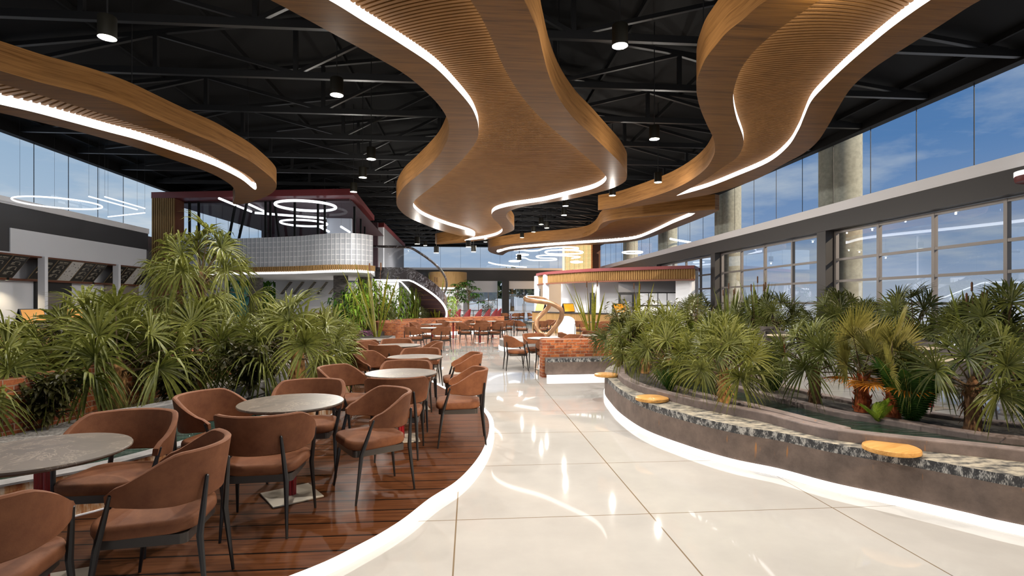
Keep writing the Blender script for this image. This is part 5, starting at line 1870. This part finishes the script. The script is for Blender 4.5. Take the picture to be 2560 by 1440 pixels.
def star_leaf(b, base, az, el, plen, flen, nle, rng, droop, w=0.03, bend=0.12):
    """a round fan: leaflets spread like a half-open umbrella about the end of the stalk"""
    d = Vector((math.cos(az) * math.cos(el), math.sin(az) * math.cos(el), math.sin(el)))
    base = Vector(base)
    path = [base + d * (plen * u) + Vector((0, 0, -1)) * (bend * plen * u * u) for u in (0, 0.35, 0.7, 1.0)]
    b.m = 1
    b.tube(path, [0.011, 0.008, 0.007, 0.005], 4, caps=False)
    b.m = 0
    t = (path[-1] - path[-2]).normalized()
    s = t.cross(Vector((0, 0, 1)))
    s = s.normalized() if s.length > 1e-3 else Vector((1, 0, 0))
    n = s.cross(t).normalized()
    for j in range(nle):
        a = math.radians(-162 + 324 * j / (nle - 1) + rng.uniform(-4, 4))
        up = math.cos(a)
        ph = math.radians(66 - 16 * up + rng.uniform(-9, 9))
        dd = t * math.cos(ph) + (s * math.sin(a) + n * up) * math.sin(ph)
        ln = flen * (0.80 + 0.20 * up) * rng.uniform(0.86, 1.08)
        blade(b, path[-1], dd, t, ln, w * rng.uniform(0.8, 1.15), droop * rng.uniform(0.6, 1.4), 5, 0.22, 0.03, 0.4)


def palm_proto(seed, leaf, trunk_m, th=0.45, tr=0.07, rings=((1, 86), (4, 58), (5, 30), (5, 4)), plen=0.42, flen=0.44, droop=0.5, nle=34, w=0.023):
    rng = random.Random(seed)
    t = thing('fan_palm', 'x', 'palm')
    b = MB()
    b.lathe([(tr * 1.15, -0.03), (tr, th * 0.25), (tr * 1.05, th * 0.6), (tr * 0.85, th), (tr * 0.3, th + 0.08)], (0, 0, 0), 12)
    for i in range(int(110 * max(th, 0.3))):
        z, a = rng.uniform(0.02, th * 1.02), rng.uniform(0, 6.28)
        p = Vector((tr * 0.98 * math.cos(a), tr * 0.98 * math.sin(a), z))
        dr = Vector((math.cos(a) * 0.45, math.sin(a) * 0.45, rng.choice((-1, -1, 1)) * rng.uniform(0.5, 1)))
        blade(b, p, dr, Vector((math.cos(a), math.sin(a), 0.2)), rng.uniform(0.05, 0.13), 0.018, 0.1, 2)
    b.build('trunk', trunk_m, t, weld=False)
    b = MB()
    for q, (cnt, e) in enumerate(rings):
        for i in range(cnt):
            az = 2 * math.pi * i / cnt + q * 0.9 + rng.uniform(-0.3, 0.3)
            el = math.radians(e + rng.uniform(-8, 8))
            f = q / (len(rings) - 1)
            star_leaf(b, (0, 0, th * (1.0 - 0.12 * f)), az, el, plen * rng.uniform(0.85, 1.12) * (1.1 if q == 0 else 1), flen * rng.uniform(0.9, 1.1), nle, rng, droop * (0.5 + 0.7 * f), w)
    b.build('crown', [leaf, M['stem']], t, weld=False)
    return t

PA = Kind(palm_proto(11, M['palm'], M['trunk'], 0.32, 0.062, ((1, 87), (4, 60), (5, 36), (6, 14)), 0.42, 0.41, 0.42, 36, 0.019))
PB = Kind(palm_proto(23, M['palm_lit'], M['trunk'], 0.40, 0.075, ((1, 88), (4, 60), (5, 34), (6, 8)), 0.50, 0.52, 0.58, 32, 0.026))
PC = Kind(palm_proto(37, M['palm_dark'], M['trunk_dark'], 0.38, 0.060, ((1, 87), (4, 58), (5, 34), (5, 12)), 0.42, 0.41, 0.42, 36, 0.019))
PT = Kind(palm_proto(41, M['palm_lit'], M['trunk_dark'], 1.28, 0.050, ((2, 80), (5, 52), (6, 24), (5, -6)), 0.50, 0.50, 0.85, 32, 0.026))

def put(kind, xc, d, z, rz, label, scale=1.0, group=None):
    return kind.put(W(xc, d, z), rz, label, group, scale)

# left planter
put(PB, -5.30, 5.25, 0.33, 0.4, 'fan palm whose long drooping fronds fill the left edge of the photo', 1.12)
put(PB, -4.56, 6.10, 0.33, 2.1, 'big fan palm with pale fibrous trunk in front of the left brick wall', 1.30)
put(PB, -6.0, 7.4, 0.33, 5.0, 'fan palm behind the left edge palm, below the first menu boards', 1.35)
put(PA, -4.25, 7.10, 0.33, 1.2, 'fan palm with reddish leaf stalks between the two biggest left palms', 1.55)
put(PT, -4.95, 8.4, 0.33, 0.0, 'tallest fan palm, rising above all others before the mezzanine', 1.32)
put(PB, -2.98, 7.35, 0.36, 3.6, 'bushy fan palm overhanging the deck chairs at the end of the pond', 1.28)
put(PA, -4.1, 8.9, 0.33, 4.4, 'fan palm tucked behind the bushy palm at the pond end', 1.45)
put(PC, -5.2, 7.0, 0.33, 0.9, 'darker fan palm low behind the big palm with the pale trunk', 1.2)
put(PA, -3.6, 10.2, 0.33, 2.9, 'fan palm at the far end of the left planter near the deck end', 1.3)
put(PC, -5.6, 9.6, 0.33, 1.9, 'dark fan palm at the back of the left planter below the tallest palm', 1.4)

# planter island on the right
Z1 = 0.455
put(PA, 2.14, 7.16, Z1, 0.3, 'fan palm with sunlit fibrous trunk at the rounded end of the planter island', 1.02)
put(PA, 2.42, 6.02, Z1, 1.9, 'fan palm with golden trunk standing just behind the middle seat disc', 1.06)
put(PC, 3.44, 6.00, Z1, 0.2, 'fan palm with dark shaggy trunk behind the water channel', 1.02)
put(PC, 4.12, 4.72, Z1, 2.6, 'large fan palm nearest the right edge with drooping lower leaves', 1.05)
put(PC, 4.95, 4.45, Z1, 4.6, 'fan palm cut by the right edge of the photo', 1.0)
put(PA, 2.15, 8.5, Z1, 4.0, 'fan palm behind the rounded end of the planter island', 1.15)
put(PA, 2.75, 9.2, Z1, 5.2, 'bright fan palm at the back of the island under the kiosk windows', 1.25)
put(PA, 3.15, 7.9, Z1, 0.8, 'fan palm between the golden-trunk palm and the dark chairs', 1.1)
put(PC, 3.45, 8.9, Z1, 2.2, 'dark fan palm at the back edge of the island below the cattails', 1.05)
put(PC, 1.95, 9.55, Z1, 3.0, 'small dark fan palm drooping over the low brick wall', 0.95)

# long planter box in front of the right windows
tb = thing('window_planter', 'long low concrete planter in front of the tall right windows', 'planter', (10.2, 16, 0))
b = MB(); b.box(9.75, 8.4, 0, 10.75, 25.0, 0.20); b.build('box', M['grey_concrete'], tb)
b = MB(); b.box(9.83, 8.5, 0.20, 10.67, 24.9, 0.24); b.build('soil', M['soil'], tb)
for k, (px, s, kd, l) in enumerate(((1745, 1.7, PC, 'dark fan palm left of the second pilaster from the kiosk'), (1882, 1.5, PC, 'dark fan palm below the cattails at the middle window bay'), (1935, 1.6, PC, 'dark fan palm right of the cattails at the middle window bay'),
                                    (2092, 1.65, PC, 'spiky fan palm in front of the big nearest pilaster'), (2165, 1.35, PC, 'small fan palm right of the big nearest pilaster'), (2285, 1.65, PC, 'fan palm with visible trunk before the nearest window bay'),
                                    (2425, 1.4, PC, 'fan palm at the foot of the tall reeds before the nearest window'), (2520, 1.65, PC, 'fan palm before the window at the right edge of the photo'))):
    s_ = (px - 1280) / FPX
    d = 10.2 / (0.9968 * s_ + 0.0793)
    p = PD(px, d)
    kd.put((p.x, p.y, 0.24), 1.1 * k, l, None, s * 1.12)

# stiff fan palmettos with orange old leaves
def palmetto():
    rng = random.Random(8)
    t = thing('palmetto', 'x', 'palm')
    b = MB(); b.lathe([(0.075, -0.02), (0.065, 0.15), (0.05, 0.34), (0.02, 0.42)], (0, 0, 0), 12)
    for i in range(60):
        z, a = rng.uniform(0.0, 0.36), rng.uniform(0, 6.28)
        blade(b, (0.06 * math.cos(a), 0.06 * math.sin(a), z), (math.cos(a) * 0.5, math.sin(a) * 0.5, 0.9), Vector((math.cos(a), math.sin(a), 0)), 0.07, 0.03, 0, 2)
    b.build('trunk', M['trunk_red'], t, weld=False)
    b = MB()
    for x, y, z, pl, fl, sd in ((-0.30, -0.10, 1.0, 0.46, 0.42, (1, 0.2, 0)), (0.34, 0.05, 0.95, 0.36, 0.38, (1, -0.3, 0)), (-0.85, -0.15, 0.62, 0.24, 0.36, (0.8, 0.5, 0.5)),
                                (0.80, -0.20, 0.55, 0.22, 0.34, (0.8, -0.5, -0.5)), (0.0, 0.6, 0.8, 0.34, 0.38, (1, 0, 0)), (-0.1, -0.8, 0.5, 0.20, 0.30, (1, 0, 0))):
        d_ = Vector((x, y, z)).normalized()
        fan_leaf(b, (0, 0, 0.36), math.atan2(d_.y, d_.x), math.asin(d_.z), pl, fl, 40, rng, 0.03, 84, 0.019, 1, 0.03, sd)
    b.build('crown', [M['fan'], M['stem']], t, weld=False)
    b = MB()
    for az in (0.0, 2.2, 4.1, 5.3):
        fan_leaf(b, (0, 0, 0.34), az, math.radians(8), 0.16, 0.26, 22, rng, 0.25, 110, 0.024, 0, 0.2)
    b.build('old_leaves', [M['orange_leaf'], M['orange_leaf']], t, weld=False)
    return t
PM = Kind(palmetto())
put(PM, 3.66, 5.52, Z1, 0.0, 'left of the two stiff fan palms with orange lower leaves', 1.0)
put(PM, 3.72, 5.16, Z1, 0.5, 'right of the two stiff fan palms with orange lower leaves, on a red trunk', 0.98)

# ferns
def fern_proto(seed, leaf, n=9, ln=0.7, upright=0.9, droop=0.35):
    rng = random.Random(seed)
    t = thing('fern', 'x', 'fern')
    b = MB()
    for i in range(n):
        az = i * 2.4 + rng.uniform(-0.3, 0.3)
        e = upright * rng.uniform(0.75, 1.1)
        d = Vector((math.cos(az) * math.cos(e), math.sin(az) * math.cos(e), math.sin(e)))
        l = ln * rng.uniform(0.7, 1.1)
        side = d.cross(Vector((0, 0, 1))).normalized()
        pts = [d * (l * u) + Vector((0, 0, -droop * l * u ** 2.5)) for u in [k / 14 for k in range(15)]]
        b.m = 1
        b.tube(pts, [0.006 - 0.0003 * k for k in range(15)], 4, caps=False)
        b.m = 0
        for k in range(1, 28):
            u = k / 28
            j = min(int(u * 14), 13)
            p = pts[j].lerp(pts[j + 1], u * 14 - j)
            pl_ = 0.14 * math.sin(math.pi * min(u * 0.9 + 0.1, 1)) + 0.012
            tt = (pts[j + 1] - pts[j]).normalized()
            nn = side.cross(tt)
            for sgn in (-1, 1):
                blade(b, p, side * sgn + tt * 0.3, nn, pl_, 0.024, 0.12, 2, 0.15, 0.1, 0.6)
    b.build('fronds', [leaf, M['stem_green']], t, weld=False)
    return t
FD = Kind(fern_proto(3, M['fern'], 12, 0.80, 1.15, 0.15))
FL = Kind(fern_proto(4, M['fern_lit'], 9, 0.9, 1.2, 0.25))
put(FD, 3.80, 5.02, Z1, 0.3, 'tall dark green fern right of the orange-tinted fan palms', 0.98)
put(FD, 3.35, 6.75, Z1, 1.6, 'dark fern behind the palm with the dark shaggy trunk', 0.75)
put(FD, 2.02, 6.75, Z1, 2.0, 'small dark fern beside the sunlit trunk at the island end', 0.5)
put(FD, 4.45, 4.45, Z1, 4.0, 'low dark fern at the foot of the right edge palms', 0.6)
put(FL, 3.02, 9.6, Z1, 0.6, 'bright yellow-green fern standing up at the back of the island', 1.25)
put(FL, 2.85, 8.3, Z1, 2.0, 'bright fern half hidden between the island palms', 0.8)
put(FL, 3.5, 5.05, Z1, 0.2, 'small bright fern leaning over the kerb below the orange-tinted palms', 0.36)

# leafy shrubs
def shrub_proto(seed, leaf, stems=9, h=0.95, spread=0.38, leaves=34, ls=0.085, lw=0.05, drop=0.25):
    rng = random.Random(seed)
    t = thing('shrub', 'x', 'shrub')
    sb, lb = MB(), MB()
    for i in range(stems):
        az = i * 2.4 + rng.uniform(-0.4, 0.4)
        top = Vector((math.cos(az) * spread * rng.uniform(0.3, 1), math.sin(az) * spread * rng.uniform(0.3, 1), h * rng.uniform(0.6, 1.0)))
        ctrl = Vector((top.x * 0.25, top.y * 0.25, top.z * 0.55))
        pts = [ctrl * (2 * u * (1 - u)) + top * (u * u) for u in [k / 8 for k in range(9)]]
        sb.tube(pts, [0.013 - 0.0012 * k for k in range(9)], 5, caps=False)
        for k in range(leaves):
            u = 0.25 + 0.75 * rng.random() ** 0.8
            p = pts[min(int(u * 8), 7)].lerp(pts[min(int(u * 8), 7) + 1], (u * 8) % 1)
            a = rng.uniform(0, 6.28)
            dd = Vector((math.cos(a), math.sin(a), rng.uniform(-0.5, 0.6)))
            off = dd.normalized() * rng.uniform(0.01, 0.12)
            blade(lb, p + off, dd, Vector((0, 0, 1)), ls * rng.uniform(0.7, 1.3), lw * rng.uniform(0.8, 1.2), drop, 3, 0.18, 0.05, 0.25)
    sb.build('stems', M['stem'], t, weld=False)
    lb.build('foliage', leaf, t, weld=False)
    return t
SHD = Kind(shrub_proto(51, M['shrub'], 10, 0.85, 0.42, 40, 0.13, 0.075, 0.35))
SHM = Kind(shrub_proto(52, M['shrub_mid'], 12, 1.25, 0.42, 44, 0.10, 0.05, 0.2))
put(SHD, -4.62, 5.25, 0.33, 0.0, 'dark ivy-leaved shrub with bare stems before the left brick wall', 0.72)
put(SHD, -3.98, 6.3, 0.33, 1.1, 'dark shrub just behind the pale concrete kerb of the pond', 0.85)
put(SHD, -3.35, 6.75, 0.40, 2.3, 'dark shrub under the bushy palm, behind the second table', 0.9)
put(SHD, -5.3, 6.6, 0.33, 3.0, 'dark shrub behind the big pale-trunked palm', 1.25)
put(SHD, -3.75, 7.9, 0.40, 4.0, 'dark shrub deep in the left planter below the tallest palm', 1.1)
put(SHM, 2.05, 9.35, Z1, 0.0, 'large leafy bush at the back of the island beside the low brick wall', 1.08)
put(SHM, 2.35, 9.9, Z1, 2.0, 'leafy bush behind the large bush, in front of the kiosk', 0.95)
put(SHM, 2.75, 10.3, Z1, 4.0, 'leafy bush in front of the kiosk doorway', 0.9)
put(SHM, 3.4, 9.75, Z1, 1.0, 'slender leafy bush left of the middle pilaster', 1.1)
put(SHM, 2.35, 7.5, Z1, 1.0, 'low leafy bush between the two golden-trunk palms', 0.45)

# reeds and cattails
def reed_proto(seed, leaf, n=14, h=1.5, heads=3, w=0.035, lean=0.28):
    rng = random.Random(seed)
    t = thing('reed_clump', 'x', 'reeds')
    b = MB()
    for i in range(n):
        a, r = rng.uniform(0, 6.28), lean * rng.random() ** 0.7
        d = Vector((math.cos(a) * r, math.sin(a) * r, 1))
        blade(b, (0.05 * math.cos(a), 0.05 * math.sin(a), 0), d, Vector((math.cos(a + 1.57), math.sin(a + 1.57), 0)).cross(d), h * rng.uniform(0.78, 1.12), w * rng.uniform(0.7, 1.2), 0.05 + 0.12 * rng.random(), 6, 0.2, 0.04, 0.6)
    b.build('blades', leaf, t, weld=False)
    if heads:
        b = MB()
        for i in range(heads):
            a = rng.uniform(0, 6.28)
            x, y, z = 0.16 * math.cos(a), 0.16 * math.sin(a), h * rng.uniform(0.82, 1.0)
            b.tube([(x * 0.2, y * 0.2, 0), (x, y, z)], 0.005, 5)
            b.tube([(x, y, z - 0.17), (x, y, z - 0.16), (x, y, z - 0.02), (x, y, z)], [0.006, 0.016, 0.016, 0.005], 8)
        b.build('seed_heads', M['cattail'], t, weld=False)
    return t
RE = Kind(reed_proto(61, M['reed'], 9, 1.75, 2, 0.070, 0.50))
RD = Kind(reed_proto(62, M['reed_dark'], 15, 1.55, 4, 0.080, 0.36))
bxp = thing('reed_planter', 'small brick planter holding the tall reeds behind the low brick wall', 'planter', W(2.15, 14.9))
b = MB(); b.prism([W(*c) for c in ((1.7, 14.6), (4.4, 14.2), (4.5, 15.0), (1.8, 15.4))], 0, 0.55); b.build('box', M['brick'], bxp)
put(RE, 2.28, 14.9, 0.55, 0.3, 'tall yellow-green reeds right behind the low brick wall, left clump', 1.05)
put(RE, 3.55, 14.8, 0.55, 2.0, 'tall yellow-green reeds in front of the dark kiosk doorway, right clump', 1.0)
put(SHM, 2.9, 14.8, 0.55, 3.0, 'bush between the two clumps of tall reeds', 0.8)
for px, l, sc, kd in ((1822, 'cattails rising before the middle window bay, left clump', 1.25, RD), (1895, 'cattails rising before the middle window bay, right clump', 1.35, RD), (2440, 'broad reeds with brown cattails before the nearest right window', 1.05, RD)):
    s_ = (px - 1280) / FPX
    d = 9.95 / (0.9968 * s_ + 0.0793)
    p = PD(px, d)
    kd.put((p.x, p.y, 0.24), 0.7, l, None, sc * 1.1)

# big concrete trough with reeds and flowers at the curved brick wall
tr = thing('concrete_trough', 'square pale concrete trough beside the curved brick wall', 'planter', W(-4.75, 18.4))
p = W(-4.75, 18.4)
b = MB(); b.box(p.x - 0.75, p.y - 0.35, 0, p.x + 0.55, p.y + 0.9, 0.36); b.build('box', M['grey_concrete'], tr)
b = MB(); b.box(p.x - 0.67, p.y - 0.27, 0.36, p.x + 0.47, p.y + 0.82, 0.38); b.build('soil', M['soil'], tr)
put(RE, -4.72, 18.45, 0.38, 1.0, 'tall yellow-stemmed reeds in the pale concrete trough', 1.65)
rng = random.Random(9)
b = MB()
for i in range(160):
    x, y, z = p.x + rng.uniform(-0.62, -0.05), p.y + rng.uniform(-0.25, 0.4), 0.40 + rng.uniform(0.02, 0.2)
    a = rng.uniform(0, 6.28)
    blade(b, (x, y, z), (math.cos(a), math.sin(a), 0.5), Vector((0, 0, 1)), 0.06, 0.04, 0.2, 2)
tag(b.build('flowers', M['petal'], weld=False), 'small pink flowers in the pale concrete trough', 'flowers', kind='stuff')

# broad-leaved tropical plants between trough and stair
def broad_proto(seed, leaf, stems=7, h=2.1):
    rng = random.Random(seed)
    t = thing('broadleaf_plant', 'x', 'plant')
    sb, lb = MB(), MB()
    for i in range(stems):
        a = i * 2.4
        r = rng.uniform(0.05, 0.35)
        top = Vector((math.cos(a) * r * 1.6, math.sin(a) * r * 1.6, h * rng.uniform(0.7, 1.0)))
        root = Vector((math.cos(a) * r * 0.5, math.sin(a) * r * 0.5, 0))
        sb.tube([root, root.lerp(top, 0.5), top], [0.018, 0.014, 0.006], 6, caps=False)
        for k in range(15):
            u = 0.2 + 0.8 * k / 14
            p = root.lerp(top, u)
            aa = k * 2.4 + a
            dd = Vector((math.cos(aa), math.sin(aa), 0.75 - 0.2 * rng.random()))
            blade(lb, p, dd, Vector((0, 0, 1)), rng.uniform(0.34, 0.52), rng.uniform(0.075, 0.11), 0.95, 5, 0.15, 0.03, 0.2)
    sb.build('stems', M['stem_green'], t, weld=False)
    lb.build('foliage', leaf, t, weld=False)
    return t
BL = Kind(broad_proto(71, M['broad']))
bb_ = offset(cw[9:-6], 0.60)
b = MB(); b.wall(bb_, 0.85, 0, 0.5)
tag(b.build('soil_bed', M['soil']), 'dark planting bed behind the curved brick wall', 'planting bed')
for k, (x, d, s, l) in enumerate(((-5.62, 18.9, 1.05, 'bright broad-leaved plant at the trough, leftmost'), (-5.75, 20.3, 1.15, 'broad-leaved plant behind the trough reeds'), (-5.95, 21.6, 1.15, 'broad-leaved plant under the upper stair flight'),
                                  (-5.75, 22.9, 1.15, 'broad-leaved plant under the middle of the stair'), (-5.35, 24.1, 1.1, 'broad-leaved plant under the lower stair flight'), (-4.95, 25.0, 1.0, 'broad-leaved plant between the two stair light strips'), (-3.2, 28.2, 0.8, 'broad-leaved plant at the foot of the stair'))):
    put(BL, x, d, 0.0 if k == 0 else 0.5, 0.9 * k, l, s * (0.98 if k == 0 else 0.88))
BD = Kind(broad_proto(73, M['fern'], 8, 2.0))
for k, (x, d, s, l) in enumerate(((-6.5, 20.0, 1.0, 'dark broad-leaved plant behind the bright one at the trough'), (-6.5, 21.3, 1.0, 'dark broad-leaved plant beside the left stone columns'), (-6.5, 22.6, 1.05, 'dark broad-leaved plant below the stair landing'),
                                  (-6.1, 23.9, 1.0, 'dark broad-leaved plant below the curve of the stair'), (-5.6, 25.0, 0.9, 'dark broad-leaved plant between the stair light strips'))):
    put(BD, x, d, 0.0, 1.3 * k, l, s * 1.1)
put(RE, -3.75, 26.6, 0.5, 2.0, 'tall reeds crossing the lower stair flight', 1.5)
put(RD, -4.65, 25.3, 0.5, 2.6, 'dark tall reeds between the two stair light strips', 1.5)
for k, (x, d, s, l) in enumerate(((-6.25, 21.2, 1.2, 'low fan palm at the foot of the left stone columns'), (-5.75, 23.4, 1.1, 'low fan palm behind the curved brick wall, middle'), (-4.7, 26.0, 1.1, 'low fan palm behind the curved brick wall towards its right end'))):
    put(PC, x, d, 0.5, 1.7 * k, l, s)
# small trees beyond the red chairs
def tree_proto(seed):
    rng = random.Random(seed)
    t = thing('potted_tree', 'x', 'tree')
    b = MB(); b.lathe([(0.28, 0), (0.34, 0.5), (0.30, 0.5)], (0, 0, 0), 20); b.build('pot', M['grey_concrete'], t, smooth=True)
    b = MB(); b.tube([(0, 0, 0.45), (0.03, 0, 1.0), (-0.02, 0.04, 1.6)], [0.04, 0.035, 0.02], 8)
    lb = MB()
    for i in range(14):
        a, e = i * 2.4, rng.uniform(0.1, 1.2)
        d = Vector((math.cos(a) * math.cos(e), math.sin(a) * math.cos(e), math.sin(e)))
        o = Vector((0, 0, 0.9 + 0.05 * i))
        tip = o + d * rng.uniform(0.5, 0.85)
        b.tube([o, tip], [0.014, 0.006], 5, caps=False)
        for k in range(12):
            aa = k * 0.524 + rng.uniform(-0.2, 0.2)
            blade(lb, tip - d * 0.1 * rng.random(), Vector((math.cos(aa), math.sin(aa), 0.35)), Vector((0, 0, 1)), rng.uniform(0.26, 0.40), 0.085, 0.6, 4, 0.15, 0.03, 0.2)
    b.build('trunk', M['stem'], t, weld=False)
    lb.build('foliage', M['fern'], t, weld=False)
    return t
TP = Kind(tree_proto(81))
for px, d, s, l in ((1140, 35.5, 1.35, 'umbrella tree with drooping leaves behind the red shell chairs, left'), (1172, 36.5, 1.5, 'umbrella tree with drooping leaves behind the red shell chairs, right')):
    TP.put(PD(px, d), px * 0.1, l, None, s)
SHM.put(PD(1218, 37.0), 0.5, 'slim dark bush by the far window, right of the umbrella trees', None, 1.5)

# dry grass tufts along the pond
def tuft():
    rng = random.Random(91)
    t = MB()
    for i in range(70):
        a, r = rng.uniform(0, 6.28), rng.uniform(0.1, 0.9)
        d = Vector((math.cos(a) * r, math.sin(a) * r, 1))
        blade(t, (0.05 * math.cos(a), 0.05 * math.sin(a), 0), d, Vector((0, 0, 1)), rng.uniform(0.18, 0.38), 0.008, 0.35, 3)
    o = t.build('grass_tuft', M['grass'], weld=False)
    return tag(o, 'x', 'grass tuft')
GT = Kind(tuft())
for k, (x, d, l) in enumerate(((-3.98, 5.75, 'dry grass tuft at the near end of the pale concrete kerb'), (-3.85, 6.4, 'dry grass tuft behind the pale concrete kerb, second along'), (-4.35, 5.9, 'dry grass tuft at the foot of the pale-trunked palm'),
                               (-3.75, 7.2, 'dry grass tuft under the bushy palm'), (-3.0, 7.0, 'dry grass tuft in the pond behind the second table'))):
    put(GT, x, d, 0.33, k * 1.3, l, 1.1)
# trees and low buildings far outside
for k, (x, y, r, h) in enumerate(((-2, 95, 8, 7), (8, 100, 9, 8), (-60, 60, 8, 9))):
    rng = random.Random(200 + k)
    t = thing('distant_tree', 'dark round tree far outside the windows, %s from the left' % ORD[[1, 2, 0][k]], 'tree', (x, y, -0.13))
    b = MB()
    for i in range(420):
        a, e = rng.uniform(0, 6.28), math.asin(rng.uniform(-0.5, 1))
        rr = r * rng.uniform(0.75, 1.05) * 0.6
        c = Vector((x + rr * math.cos(a) * math.cos(e), y + rr * math.sin(a) * math.cos(e), h * 0.5 + rr * 0.7 * math.sin(e)))
        u, v = Vector((rng.uniform(-1, 1), rng.uniform(-1, 1), rng.uniform(-1, 1))).normalized() * 0.7, Vector((rng.uniform(-1, 1), rng.uniform(-1, 1), rng.uniform(-1, 1))).normalized() * 0.7
        b.face([c - u, c + v, c + u, c - v])
    b.build('foliage', M['outtree'], t, weld=False)
    b = MB(); b.tube([(x, y, -0.13), (x, y, h * 0.6)], [0.4, 0.25], 8); b.build('trunk', M['stem'], t)
